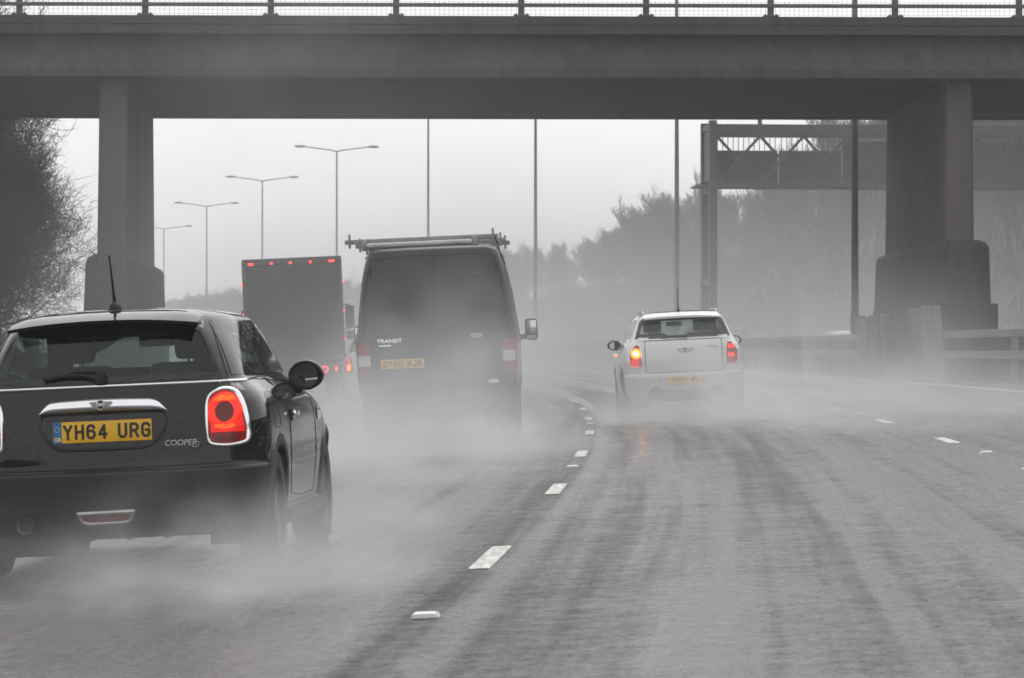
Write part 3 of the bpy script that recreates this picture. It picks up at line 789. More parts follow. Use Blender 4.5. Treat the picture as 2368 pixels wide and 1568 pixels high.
# ------------------------------------------------------------------ vehicle shells
class Shell:
    """body skin made of stacked plan outlines; table rows: z, yr, w, rx, ry, bow, yf, rxf, ryf, bowf (rear at y=0, x to the right)"""
    def __init__(self, rows, zs, taper=0.05, nr=12, nc=14, ns=60, nf=10, e=2.3):
        T = np.array(rows, float); zs = np.array(zs, float)
        cols = [pchip(T[:, 0], T[:, k], zs) for k in range(1, 10)]
        self.P = []
        for i, z in enumerate(zs):
            yr, w, rx, ry, bow, yf, rxf, ryf, bowf = (c[i] for c in cols)
            h = []
            for k in range(nr): x = (w - rx) * k / nr; h.append((x, yr + bow * (x / max(w - rx, 1e-6)) ** 2))
            y0 = yr + bow
            for k in range(nc):
                a = PI / 2 * k / nc; h.append((w - rx + rx * math.sin(a) ** (2 / e), y0 + ry - ry * math.cos(a) ** (2 / e)))
            ya, yb = y0 + ry, yf - bowf - ryf
            for k in range(ns): h.append((w, ya + (yb - ya) * k / ns))
            for k in range(nc):
                a = PI / 2 * k / nc; h.append((w - rxf + rxf * math.cos(a) ** (2 / e), yb + ryf * math.sin(a) ** (2 / e)))
            for k in range(nf + 1): x = (w - rxf) * (1 - k / nf); h.append((x, yf - bowf * (x / max(w - rxf, 1e-6)) ** 2))
            ym, hl = T[:, 6].max() / 2, T[:, 6].max() / 2
            h = [(x * (1 - taper * min(1.0, abs((y - ym) / hl)) ** 2.5), y) for x, y in h]
            self.P.append([(x, y, z) for x, y in h] + [(-x, y, z) for x, y in h[-2:0:-1]])
        self.m = len(self.P[0]); self.nl = len(zs)
        self.verts = [v for lv in self.P for v in lv]; self.faces = []
        m = self.m
        for i in range(self.nl - 1):
            for j in range(m): self.faces.append((i * m + j, i * m + (j + 1) % m, (i + 1) * m + (j + 1) % m, (i + 1) * m + j))
        top = [np.mean(self.P[-1], axis=0)]; self.verts.append(tuple(top[0])); ti = len(self.verts) - 1
        for j in range(m): self.faces.append(((self.nl - 1) * m + j, (self.nl - 1) * m + (j + 1) % m, ti))
        self.bvh = BVHTree.FromPolygons([Vector(v) for v in self.verts], self.faces)
    def parts(self, classify):
        """split the skin into named pieces; classify(centre, normal) -> name or None (opening)"""
        out = {}
        V = np.array(self.verts)
        for f in self.faces:
            p = V[list(f)]; c = p.mean(0)
            n = np.cross(p[1] - p[0], p[2] - p[0]) if len(f) == 3 else np.cross(p[2] - p[0], p[3] - p[1])
            l = np.linalg.norm(n); n = n / l if l > 1e-12 else np.array((0, 0, 1.0))
            k = classify(c, n)
            if k: out.setdefault(k, []).append(f)
        return out
    def build(self, name, faces, mat, parent):
        idx = sorted({i for f in faces for i in f}); mp = {a: b for b, a in enumerate(idx)}
        return mesh_obj(name, [self.verts[i] for i in idx], [tuple(mp[i] for i in f) for f in faces], mat, parent, smooth=50)
    def hit(self, a, b, side, off=0.0):
        o, d = {'rear': ((a, -3, b), (0, 1, 0)), 'front': ((a, 9, b), (0, -1, 0)), 'right': ((3, a, b), (-1, 0, 0)),
                'left': ((-3, a, b), (1, 0, 0)), 'top': ((a, b, 5), (0, 0, -1))}[side]
        loc, n, i, _ = self.bvh.ray_cast(Vector(o), Vector(d))
        if loc is None: return None, Vector(d) * -1
        if n.dot(Vector(d)) > 0: n = -n
        return loc + n * off, n
    def patch(self, name, poly, side, mat, parent, off=0.004, rings=6, thick=0.0):
        c = np.mean(np.array(poly), axis=0); vs, fs = [], []; n = len(poly); last = Vector((0, 0, 0))
        for r in range(rings + 1):
            t = r / rings
            for p in poly:
                q = np.array(p) * (1 - t) + c * t; L, _ = self.hit(q[0], q[1], side, off)
                last = L if L is not None else last; vs.append(tuple(last))
        for r in range(rings):
            for k in range(n): fs.append((r * n + k, r * n + (k + 1) % n, (r + 1) * n + (k + 1) % n, (r + 1) * n + k))
        if thick:
            b = len(vs)
            for p in poly: L, _ = self.hit(p[0], p[1], side, off - thick); vs.append(tuple(L if L is not None else last))
            for k in range(n): fs.append((b + k, b + (k + 1) % n, (k + 1) % n, k))
        o = mesh_obj(name, vs, fs, mat, parent, smooth=50); self.face_out(o, side); return o
    def face_out(self, o, side):
        d = {'rear': (0, -1, 0), 'front': (0, 1, 0), 'right': (1, 0, 0), 'left': (-1, 0, 0), 'top': (0, 0, 1)}[side]
        me = o.data; s = sum((p.normal.dot(Vector(d)) * p.area) for p in me.polygons)
        if s < 0: me.flip_normals()
    def ring(self, name, outer, inner, side, mat, parent, off=0.003, bulge=0.0):
        vs, fs = [], []; n = len(outer)
        for p, q in zip(outer, inner):
            for t, h in ((0, -0.002), (0.2, bulge * 0.8), (0.5, bulge), (0.8, bulge * 0.8), (1, -0.002)):
                a = p[0] + (q[0] - p[0]) * t, p[1] + (q[1] - p[1]) * t
                L, _ = self.hit(a[0], a[1], side, off + h); vs.append(tuple(L) if L is not None else vs[-1])
        for k in range(n):
            for j in range(4): a, b = k * 5 + j, ((k + 1) % n) * 5 + j; fs.append((a, b, b + 1, a + 1))
        o = mesh_obj(name, vs, fs, mat, parent, smooth=60); self.face_out(o, side); return o
    def line(self, mb, pts, side, r=0.004, off=0.0, closed=False, seg=5):
        P = []; q = list(pts) + ([pts[0]] if closed else [])
        dense = [q[0]]
        for u, w in zip(q[:-1], q[1:]):
            k = max(1, int(math.hypot(w[0] - u[0], w[1] - u[1]) / 0.045)); dense += [(u[0] + (w[0] - u[0]) * i / k, u[1] + (w[1] - u[1]) * i / k) for i in range(1, k + 1)]
        for a, b in dense:
            L, _ = self.hit(a, b, side, off)
            if L is not None: P.append(L)
        if len(P) > 1: mb.tube(P, r, seg)
        return mb
    def text(self, name, s, a, b, size, side, mat, parent, off=0.005, shear=0.0, bold=0.0, sx=1.0, tilt=0.0):
        me = text_mesh(name, s, size, shear, bold, sx)
        ct, st = math.cos(tilt), math.sin(tilt)
        for v in me.vertices:
            x, z = v.co.x * ct - v.co.y * st, v.co.x * st + v.co.y * ct
            L, _ = self.hit(a + x, b + z, side, off)
            if L is not None: v.co = L
        return link_mesh(name, me, mat, parent)

def text_mesh(name, s, size, shear=0.0, bold=0.0, sx=1.0, extrude=0.0, align='CENTER'):
    cu = bpy.data.curves.new(name, 'FONT'); cu.body = s; cu.size = size; cu.align_x = align; cu.align_y = 'CENTER'
    cu.shear = shear; cu.offset = bold; cu.extrude = extrude; cu.resolution_u = 4
    ob = bpy.data.objects.new(name, cu); COL.objects.link(ob)
    bpy.context.view_layer.update()
    me = bpy.data.meshes.new_from_object(ob.evaluated_get(bpy.context.evaluated_depsgraph_get()))
    bpy.data.objects.remove(ob); bpy.data.curves.remove(cu)
    for v in me.vertices: v.co.x *= sx
    return me

# number-plate characters drawn as even strokes, 50 x 79 mm with a 14 mm pen
GLY = {'Y': [[(0, 1), (.5, .5), (1, 1)], [(.5, .5), (.5, 0)]], 'H': [[(0, 0), (0, 1)], [(1, 0), (1, 1)], [(0, .52), (1, .52)]],
       '6': [[(.95, .85), (.75, 1), (.25, 1), (0, .8), (0, .2), (.25, 0), (.75, 0), (1, .2), (1, .4), (.75, .58), (.25, .58), (0, .42)]],
       '4': [[(.75, 0), (.75, 1), (0, .28), (1, .28)]], 'U': [[(0, 1), (0, .2), (.25, 0), (.75, 0), (1, .2), (1, 1)]],
       'R': [[(0, 0), (0, 1), (.7, 1), (1, .85), (1, .62), (.7, .48), (0, .48)], [(.55, .48), (1, 0)]],
       'G': [[(1, .82), (.75, 1), (.25, 1), (0, .8), (0, .2), (.25, 0), (.75, 0), (1, .18), (1, .48), (.55, .48)]],
       'O': [[(0, .2), (0, .8), (.25, 1), (.75, 1), (1, .8), (1, .2), (.75, 0), (.25, 0), (0, .2)]],
       '0': [[(0, .2), (0, .8), (.25, 1), (.75, 1), (1, .8), (1, .2), (.75, 0), (.25, 0), (0, .2)]],
       'W': [[(0, 1), (.22, 0), (.5, .7), (.78, 0), (1, 1)]], 'J': [[(1, 1), (1, .2), (.75, 0), (.25, 0), (0, .2), (0, .3)]],
       'D': [[(0, 0), (0, 1), (.65, 1), (1, .78), (1, .22), (.65, 0), (0, 0)]]}
def plate_text(s, cw=0.050, ch=0.079, gap=0.011, space=0.033, pen=0.0145):
    """flat stroke lettering in the x-z plane, centred"""
    adv, tot = [], 0.0
    for c in s: w = space if c == ' ' else cw; adv.append((c, tot)); tot += w + gap
    tot -= gap; vs, fs = [], []
    for c, x0 in adv:
        for ln in GLY.get(c, []):
            P = [np.array((x0 - tot / 2 + pen / 2 + p[0] * (cw - pen), -ch / 2 + pen / 2 + p[1] * (ch - pen))) for p in ln]
            for i in range(len(P) - 1):
                d = P[i + 1] - P[i]; d /= np.linalg.norm(d); nn = np.array((-d[1], d[0])) * pen / 2
                e0 = d * pen / 2 if i == 0 else d * pen * 0.28; e1 = d * pen / 2 if i == len(P) - 2 else d * pen * 0.28
                k = len(vs); dy = 0.00012 * (i % 2)
                for q in (P[i] - e0 - nn, P[i + 1] + e1 - nn, P[i + 1] + e1 + nn, P[i] - e0 + nn): vs.append((q[0], -dy, q[1]))
                fs.append((k, k + 1, k + 2, k + 3))
    return vs, fs, tot

def number_plate(parent, c, s, blue=False, tiltx=0.0):
    R = Matrix.Translation(c) @ Matrix.Rotation(tiltx, 4, 'X')
    mb = MB(); mb.box((0, 0, 0), (0.52, 0.008, 0.111), 0.003); o = mb.build('number_plate', M['plate_yellow'], parent); o.data.transform(R)
    dx = 0.024 if blue else 0; tot = plate_text(s)[2]; done = 0.0
    for word in s.split(' '):
        vs, fs, wt = plate_text(word); x0 = -tot / 2 + done + wt / 2 + dx; done += wt + 0.055
        t = mesh_obj('plate_lettering', [(x + x0, y - 0.0047, z) for x, y, z in vs], fs, M['plate_black'], o); t.data.transform(R)
    if blue:
        b = MB(); b.box((-0.2365, -0.0042, 0), (0.046, 0.001, 0.110)); b = b.build('blue_band', M['plate_blue'], o, None); b.data.transform(R)
        me = text_mesh('country_letters', 'GB', 0.028, bold=0.0006); me.transform(R @ Matrix.Translation((-0.2365, -0.0052, -0.036)) @ Matrix.Rotation(PI / 2, 4, 'X'))
        link_mesh('country_letters', me, M['plate_gold'], o)
        st = MB()
        for k in range(12):
            a = 2 * PI * k / 12; st.box((-0.2365 + 0.0135 * math.cos(a), -0.0050, 0.018 + 0.0135 * math.sin(a)), (0.0035, 0.0006, 0.0035))
        st = st.build('star_ring', M['plate_gold'], o, None); st.data.transform(R)
        me = text_mesh('dealer_print', 'www', 0.009); me.transform(R @ Matrix.Translation((0.03, -0.0048, -0.049)) @ Matrix.Rotation(PI / 2, 4, 'X')); 
        bpy.data.meshes.remove(me)
    return o

def wheel(parent, x, y, r, w, rim, spokes=5, side=1, hub=True):
    """tyre and rim as one part each; x = outer face, side = +1 right"""
    prof = [(rim, -0.0), (r - 0.03, -0.004), (r - 0.012, 0.008), (r, 0.03), (r, w - 0.03), (r - 0.012, w - 0.008), (r - 0.03, w), (rim, w)]
    wo = MB().lathe([(a, -side * h) for a, h in prof], (x, y, r), 'x', 40, closed=True)
    for k in range(3): wo.lathe([(r + 0.0005, -side * (0.05 + 0.045 * k)), (r + 0.003, -side * (0.055 + 0.045 * k)), (r + 0.003, -side * (0.08 + 0.045 * k)), (r + 0.0005, -side * (0.085 + 0.045 * k))], (x, y, r), 'x', 40)
    ty = wo.build('tyre', M['rubber'], parent)
    mb = MB()
    mb.lathe([(rim + 0.004, -side * 0.004), (rim + 0.004, -side * 0.015), (rim - 0.012, -side * 0.03), (rim - 0.03, -side * (w - 0.03))], (x, y, r), 'x', 36)
    mb.lathe([(0.0, -side * 0.02), (0.035, -side * 0.02), (0.05, -side * 0.04), (0.055, -side * 0.1)], (x, y, r), 'x', 20)
    for k in range(spokes):
        a = 2 * PI * k / spokes + 0.3
        Mx = Matrix.Rotation(a, 4, 'X')
        mb.box((x - side * 0.04, y + (rim * 0.52) * -math.sin(a) * 1.0, r + (rim * 0.52) * math.cos(a)), (0.035, 0.055, rim * 0.98), 0.012, Mx)
    rm = mb.build('rim', M['rim_dark'], ty)
    MB().lathe([(0.0, -side * 0.10), (rim - 0.03, -side * 0.10), (rim - 0.03, -side * 0.125), (0, -side * 0.125)], (x, y, r), 'x', 28).build('brake_disc', M['dull_metal'], ty)
    return ty

def arch_poly(yc, zc, r, a0=-25, a1=205, n=26):
    return [(yc + r * math.cos(math.radians(a0 + (a1 - a0) * k / n)), zc + r * math.sin(math.radians(a0 + (a1 - a0) * k / n))) for k in range(n + 1)]

def arch_trim(sh, parent, side, yc, zc, r0, r1, mat, off=0.010):
    vs, fs = [], []; o1, i1 = arch_poly(yc, zc, r1), arch_poly(yc, zc, r0); s = 1 if side == 'right' else -1; n = len(o1); lastx = None
    for p, q in zip(o1, i1):
        L, _ = sh.hit(p[0], max(p[1], sh.P[0][0][2] + 0.01), side, 0.0)
        x = L.x if L is not None else (lastx or s * 0.85); lastx = x
        L2, _ = sh.hit(q[0], max(q[1], sh.P[0][0][2] + 0.01), side, 0.0); x2 = L2.x if L2 is not None else x
        vs += [(x, p[0], p[1]), (x + s * off, p[0] * .97 + q[0] * .03, p[1] * .97 + q[1] * .03), (x2 + s * off * 1.5, q[0] * .8 + p[0] * .2, q[1] * .8 + p[1] * .2), (x2 + s * off, q[0], q[1]), (x2 - s * 0.05, q[0], q[1])]
    for k in range(n - 1):
        for j in range(4): fs.append((k * 5 + j, k * 5 + j + 1, (k + 1) * 5 + j + 1, (k + 1) * 5 + j))
    o = mesh_obj('arch_trim', vs, fs, mat, parent, smooth=60); sh.face_out(o, side); return o

def wheel_well(parent, yc, zc, r, x0, x1):
    mb = MB(); A = arch_poly(yc, zc, r, -30, 210, 20); vs = [(x0, a, b) for a, b in A] + [(x1, a, b) for a, b in A]; n = len(A)
    fs = [(k, k + 1, n + k + 1, n + k) for k in range(n - 1)] + [tuple(range(n))]
    mb.add(vs, fs); return mb.build('wheel_well', M['matt_black'], parent, 60)

def seat(parent, x, y, z, hr=True):
    mb = MB()
    mb.box((x, y + 0.05, z), (0.48, 0.50, 0.14), 0.05)
    mb.box((x, y - 0.26, z + 0.33), (0.46, 0.13, 0.66), 0.055, Matrix.Rotation(math.radians(-14), 4, 'X').inverted())
    s = mb.build('seat', M['fabric'], parent)
    if hr:
        h = MB(); h.box((x, y - 0.37, z + 0.76), (0.27, 0.09, 0.18), 0.04); h.tube([(x - 0.06, y - 0.36, z + 0.6), (x - 0.06, y - 0.37, z + 0.7)], 0.007, 6); h.tube([(x + 0.06, y - 0.36, z + 0.6), (x + 0.06, y - 0.37, z + 0.7)], 0.007, 6)
        h.build('headrest', M['fabric'], s)
    return s

def round_mirror(parent, x, y, z, s, hw, hh, body, name='wing_mirror', arm=0.12, tilt_in=26):
    mb = MB(); vs, fs = ball((0, 0, 0), (1, 1, 1), 28, 16)
    vs = [(x + v[0] * hw, y + (v[1] * 0.11 if v[1] > 0 else max(v[1] * 0.11, -0.035)), z + v[2] * hh * (0.92 if v[2] < 0 else 1.0)) for v in vs]
    mb.add(vs, fs)
    mb.tube([(x - s * hw * 0.5, y + 0.04, z - hh * 0.6), (x - s * (hw * 0.75), y + 0.05, z - hh - 0.035), (x - s * (hw + 0.03), y + 0.05, z - hh - arm * 0.9)], [0.034, 0.036, 0.042], 12)
    o = mb.build(name, body, parent, 60)
    ol = [(hw * 0.80 * math.cos(a), hh * 0.80 * math.sin(a)) for a in np.linspace(0, 2 * PI, 33)[:-1]]
    m2 = MB(); m2.add([(x + a, y - 0.0365, z + b) for a, b in ol], [tuple(range(31, -1, -1))]); g = m2.build('mirror_glass', M['mirror'], o, None)
    Rm = Matrix.Rotation(-s * math.radians(tilt_in), 3, 'Z')
    for v in g.data.vertices:
        q = Rm @ (v.co - Vector((x, y - 0.0365, z))); v.co = Vector((x, y - 0.0365, z)) + Vector((q.x, q.y - 0.0, q.z))
    r = MB(); r.tube([(x + a * 1.06, y - 0.036, z + b * 1.06) for a, b in ol] + [(x + ol[0][0] * 1.06, y - 0.036, z + ol[0][1] * 1.06)], 0.010, 8); r.build('mirror_rim', M['matt_black'], o)
    return o

def winged_badge(sh, name, parent, cx, cz, w, side, txt, mat):
    """round badge with ribbed wings either side, in low relief"""
    r = w * 0.155
    P = [(cx - w / 2, cz + r * .62), (cx - w * .30, cz + r * .72), (cx - r * .8, cz + r * .85), (cx + r * .8, cz + r * .85), (cx + w * .30, cz + r * .72), (cx + w / 2, cz + r * .62),
         (cx + w * .40, cz - r * .15), (cx + w * .27, cz - r * .75), (cx + r, cz - r * .85), (cx - r, cz - r * .85), (cx - w * .27, cz - r * .75), (cx - w * .40, cz - r * .15)]
    b = sh.patch(name, rpoly(P, 0.004, 2, 3), side, mat, parent, 0.010, 4, 0.008)
    for s in (-1, 1):
        for k in range(3):
            mb = MB(); z = cz + r * (0.42 - 0.42 * k); x1 = w * (0.44 - 0.05 * k)
            sh.line(mb, [(cx + s * r * 1.1, z), (cx + s * (r + x1) / 2, z + 0.001), (cx + s * x1, z + 0.002)], side, 0.0016, 0.0115); mb.build('badge_rib', M['gloss_black'], b)
    circ = lambda q, n=28: [(cx + q * math.cos(2 * PI * k / n), cz + q * math.sin(2 * PI * k / n)) for k in range(n)]
    sh.patch('badge_disc', circ(r), side, M['gloss_black'], b, 0.014, 3, 0.01)
    sh.ring('badge_ring', circ(r * 1.08), circ(r * 0.86), side, M['chrome'], b, 0.014, 0.003)
    sh.text('badge_lettering', txt, cx, cz, r * 0.70, side, M['white_print'], b, 0.0165, bold=0.0009, sx=0.92)
    return b

# ------------------------------------------------------------------ black hatchback in the near left lane
def levels(z0, z1, n, top):
    return list(np.linspace(z0, z1, n)) + top

HB_ROWS = [ # z, yr, w, rx, ry, bow, yf, rxf, ryf, bowf
 (0.20, 0.16, 0.775, 0.26, 0.26, 0.04, 3.66, 0.35, 0.35, 0.10),
 (0.27, 0.06, 0.815, 0.27, 0.28, 0.05, 3.76, 0.36, 0.38, 0.12),
 (0.36, 0.015, 0.838, 0.28, 0.30, 0.055, 3.81, 0.38, 0.42, 0.14),
 (0.50, 0.0, 0.855, 0.28, 0.31, 0.06, 3.82, 0.40, 0.45, 0.15),
 (0.548, 0.0, 0.860, 0.28, 0.31, 0.06, 3.82, 0.40, 0.45, 0.15),
 (0.566, 0.030, 0.860, 0.28, 0.30, 0.06, 3.82, 0.40, 0.46, 0.15),
 (0.64, 0.034, 0.863, 0.28, 0.31, 0.06, 3.80, 0.40, 0.48, 0.16),
 (0.76, 0.040, 0.860, 0.28, 0.33, 0.06, 3.68, 0.42, 0.52, 0.18),
 (0.86, 0.050, 0.843, 0.27, 0.34, 0.06, 3.42, 0.44, 0.60, 0.18),
 (0.94, 0.062, 0.800, 0.25, 0.34, 0.06, 3.00, 0.44, 0.62, 0.16),
 (0.985, 0.074, 0.752, 0.23, 0.33, 0.06, 2.78, 0.40, 0.50, 0.14),
 (1.015, 0.088, 0.724, 0.22, 0.32, 0.06, 2.68, 0.36, 0.36, 0.13),
 (1.08, 0.118, 0.702, 0.21, 0.36, 0.06, 2.58, 0.34, 0.32, 0.13),
 (1.20, 0.175, 0.658, 0.21, 0.50, 0.05, 2.36, 0.30, 0.28, 0.12),
 (1.30, 0.225, 0.618, 0.22, 0.72, 0.04, 2.15, 0.28, 0.25, 0.12),
 (1.335, 0.245, 0.602, 0.23, 0.78, 0.04, 2.06, 0.27, 0.24, 0.12),
 (1.358, 0.275, 0.578, 0.23, 0.76, 0.04, 1.98, 0.26, 0.24, 0.12),
 (1.380, 0.36, 0.520, 0.22, 0.66, 0.05, 1.88, 0.26, 0.24, 0.11),
 (1.400, 0.52, 0.40, 0.19, 0.26, 0.05, 1.74, 0.22, 0.22, 0.09),
 (1.413, 0.76, 0.23, 0.12, 0.18, 0.03, 1.54, 0.14, 0.16, 0.05),
 (1.418, 0.98, 0.08, 0.05, 0.06, 0.01, 1.32, 0.05, 0.06, 0.02)]

def make_hatchback():
    Yw, sl = 19.15, LS(20.5)
    X = -2.103
    car = thing('hatchback_car', 'black hatchback with lit right tail light and yellow number plate, nearest car at left', 'car',
                (X, Yw, gz_x(X, Yw)), tilt(-math.atan(0.050)))
    zs = list(np.arange(0.20, 0.53, 0.022)) + [0.535, 0.545, 0.552, 0.560, 0.566] + list(np.arange(0.585, 1.33, 0.0195)) + [1.335, 1.346, 1.358, 1.369, 1.380, 1.39, 1.40, 1.407, 1.413, 1.418]
    sh = Shell(HB_ROWS, zs, taper=0.045)
    rw = rpoly([(-0.63, 1.022), (0.63, 1.022), (0.515, 1.318), (-0.515, 1.318)], [0.02, 0.02, 0.05, 0.05], 5, 8)
    rw_hole = inset(rw, 0.022)
    sw = {'right': 0, 'left': 0}
    qw = rpoly([(0.50, 1.035), (1.16, 1.028), (1.16, 1.315), (0.62, 1.318)], [0.03, 0.015, 0.015, 0.04], 4, 6)      # rear quarter window (y,z)
    dw = rpoly([(1.19, 1.022), (2.42, 0.985), (2.02, 1.305), (1.19, 1.315)], [0.015, 0.05, 0.03, 0.015], 4, 8)
    ws = rpoly([(-0.60, 1.06), (0.60, 1.06), (0.50, 1.315), (-0.50, 1.315)], 0.05, 4, 8)
    qh, dh, wh = inset(qw, 0.02), inset(dw, 0.02), inset(ws, 0.02)
    WR, WZ, YR, YF = 0.345, 0.315, 0.665, 3.16
    def classify(c, n):
        x, y, z = c
        if abs(n[0]) > 0.3 and z < 0.72:
            for yc in (YR, YF):
                if (y - yc) ** 2 + (z - WZ) ** 2 < WR ** 2 and abs(x) > 0.5: return None
        if n[1] < -0.25 and y < 0.5 and in_poly(x, z, rw_hole): return None
        if abs(n[0]) > 0.45 and z > 0.95 and (in_poly(y, z, qh) or in_poly(y, z, dh)): return None
        if n[1] > 0.10 and y > 1.9 and z > 1.0 and in_poly(x, z, wh): return None
        if z > 1.338: return 'roof'
        if z < 0.557 and y < 0.33: return 'bumper'
        if z < 0.557 and y > 3.45: return 'front_bumper'
        if abs(n[0]) > 0.45 and 1.19 < y < 2.42 and 0.34 < z < 0.985: return 'door_r' if x > 0 else 'door_l'
        return 'body'
    pt = sh.parts(classify)
    body = sh.build('body', pt['body'], M['black_paint'], car)
    sh.build('roof', pt['roof'], M['black_paint'], car)
    bum = sh.build('bumper', pt['bumper'], M['black_plastic'], car)
    sh.build('bumper', pt['front_bumper'], M['black_plastic'], car)
    doors = {'right': sh.build('door', pt['door_r'], M['black_paint'], car), 'left': sh.build('door', pt['door_l'], M['black_paint'], car)}
    # floor and cabin
    mb = MB(); mb.box((0, 1.9, 0.235), (1.46, 2.0, 0.05)); mb.box((0, 0.42, 0.28), (1.30, 0.6, 0.06), 0.02); mb.box((0, 3.4, 0.3), (1.2, 0.5, 0.05)); mb.build('underside', M['matt_black'], car, None)
    mb = MB()
    for k in range(3): mb = MB(); mb.box((-0.1 + 0.2 * k, 0.16, 0.203), (0.035, 0.03, 0.02), 0.006); mb.build('underside_clip', M['black_plastic'], bum)
    mb = MB(); mb.tube([(-0.44, 0.55, 0.22), (-0.44, 0.35, 0.22), (-0.42, 0.12, 0.285), (-0.42, 0.01, 0.29)], 0.03, 12)
    mb.lathe([(0.034, -0.012), (0.042, -0.02), (0.046, -0.012), (0.046, 0.06), (0.034, 0.06)], (-0.42, 0.0, 0.29), 'y', 24); ep = mb.build('exhaust_pipe', M['rim_dark'], car, 60)
    mb = MB(); mb.lathe([(0.0, 0.0), (0.036, 0.0), (0.036, 0.03), (0.0, 0.03)], (-0.42, -0.004, 0.29), 'y', 20); mb.build('pipe_mouth', M['seam'], ep)
    # towing cover and lower lip
    mb = MB(); mb.box((-0.40, 0.30, 0.20), (0.50, 0.30, 0.16), 0.05); mb.build('silencer', M['matt_black'], car)
    seat(car, 0.36, 1.62, 0.46); seat(car, -0.36, 1.66, 0.46)
    mb = MB(); mb.box((0, 0.78, 0.50), (1.15, 0.46, 0.14), 0.05); mb.box((0, 0.52, 0.78), (1.12, 0.12, 0.50), 0.05)
    rs = mb.build('rear_seat', M['fabric'], car)
    for s in (-1, 1): h = MB(); h.box((s * 0.33, 0.50, 1.055), (0.26, 0.08, 0.12), 0.035); h.build('headrest', M['fabric'], rs)
    mb = MB(); mb.prism([(2.10, 0.60), (2.14, 0.95), (2.30, 1.00), (2.62, 1.02), (2.62, 0.60)], -0.66, 0.66, 'x'); mb.build('dashboard', M['matt_black'], car, None)
    mb = MB(); mb.lathe([(0.175 + 0.015 * math.cos(a), 0.015 * math.sin(a)) for a in np.linspace(0, 2 * PI, 9)[:-1]], (0, 0, 0), 'y', 28, True); mb.box((0, 0, 0), (0.33, 0.02, 0.035), 0.008); mb.box((0, 0, -0.07), (0.035, 0.02, 0.17), 0.008)
    stw = mb.build('steering_wheel', M['matt_black'], car); stw.location = (0.36, 2.02, 0.90); stw.rotation_euler = (math.radians(-22), 0, 0)
    mb = MB(); mb.box((0.02, 2.05, 1.245), (0.23, 0.03, 0.065), 0.02); mb.tube([(0.02, 2.07, 1.26), (0.02, 2.13, 1.32)], 0.01, 6); mb.build('cabin_mirror', M['matt_black'], car)
    # glass, each pane with its black printed border
    def pane(name, poly, side, mat, ins, par=car):
        g = sh.patch(name, poly, side, mat, par, 0.0035, 7)
        sh.ring('pane_border', poly, ins, side, M['gloss_black'], g, 0.0018, 0.0)
        return g
    dark = [(x * 0.955, 1.035 + (z - 1.025) * 0.86 - (0.03 * (1 - min(1, abs(x) / 0.5) ** 2) if z > 1.2 else -0.004)) for x, z in rw]
    rg = pane('rear_window', rw, 'rear', M['glass'], dark)
    pane('windscreen', ws, 'front', M['glass_clear'], inset(ws, 0.04))
    for s in ('right', 'left'):
        pane('quarter_window', qw, s, M['glass_side'], inset(qw, 0.03)); pane('door_window', dw, s, M['glass_side'], inset(dw, 0.024), doors[s])
        mb = MB(); sh.line(mb, [(0.43, 1.005), (0.8, 1.012), (1.2, 1.008), (1.8, 0.99), (2.46, 0.958)], s, 0.0085, 0.002, seg=8); mb.build('belt_trim', M['chrome'], car)
        p = rpoly([(0.27, 1.032), (0.51, 1.032), (0.63, 1.318), (0.44, 1.322)], 0.012, 3, 8); sh.patch('pillar_cover', p, s, M['gloss_black'], car, 0.003, 4)
        p = rpoly([(2.43, 0.99), (2.50, 0.985), (2.12, 1.318), (2.04, 1.318)], 0.008, 3, 6); sh.patch('pillar_cover', p, s, M['matt_black'], car, 0.004, 4)
        mb = MB(); sh.line(mb, [(1.18, 1.02), (1.17, 0.8), (1.16, 0.62), (1.20, 0.45), (1.26, 0.36)], s, 0.0045, -0.001); sh.line(mb, [(1.26, 0.36), (1.8, 0.335), (2.42, 0.335)], s, 0.0045, -0.001)
        sh.line(mb, [(2.42, 0.335), (2.46, 0.5), (2.46, 0.9)], s, 0.0045, -0.001); mb.build('door_gap', M['seam'], doors[s])
        sg = 1 if s == 'right' else -1
        L, n = sh.hit(1.32, 0.80, s, 0.022)
        mb = MB(); mb.box((L.x, L.y, L.z), (0.026, 0.20, 0.03), 0.012); mb.build('door_handle', M['chrome'], doors[s])
        mb = MB(); L2, n = sh.hit(1.32, 0.795, s, 0.002); mb.box((L2.x, L2.y, L2.z), (0.012, 0.14, 0.07), 0.006); mb.build('handle_recess', M['gloss_black'], doors[s])
        # flank vent and flap
        if s == 'right':
            fl = rpoly([(0.56, 0.74), (0.78, 0.74), (0.78, 0.90), (0.60, 0.90)], 0.04, 4, 3); mb = MB(); sh.line(mb, fl, s, 0.003, -0.0005, True); mb.build('fuel_flap_gap', M['seam'], body)
        p = rpoly([(2.60, 0.74), (2.86, 0.76), (2.84, 0.84), (2.62, 0.82)], 0.02, 4, 3); sh.patch('side_vent', p, s, M['chrome'], body, 0.006, 3)
        for yc in (YR, YF):
            arch_trim(sh, car, s, yc, WZ, WR - 0.012, WR + 0.052, M['black_plastic'])
            wheel_well(car, yc, WZ, WR + 0.01, sg * 0.50, sg * 0.80)
            wheel(car, sg * 0.838, yc, 0.315, 0.20, 0.215, 5, sg)
        mb = MB(); vs, fs = [], []
        pr = [(1.02, 0.20), (2.80, 0.20)]
        mb.box((sg * 0.818, 1.91, 0.255), (0.075, 1.78, 0.10), 0.03); mb.build('sill', M['black_plastic'], car)
        round_mirror(car, sg * 0.858, 2.10, 1.008, sg, 0.104, 0.090, M['black_paint'], arm=0.06)
    # tailgate: gaps, chrome waist strip, chrome bar with badge, plate, lettering
    mb = MB()
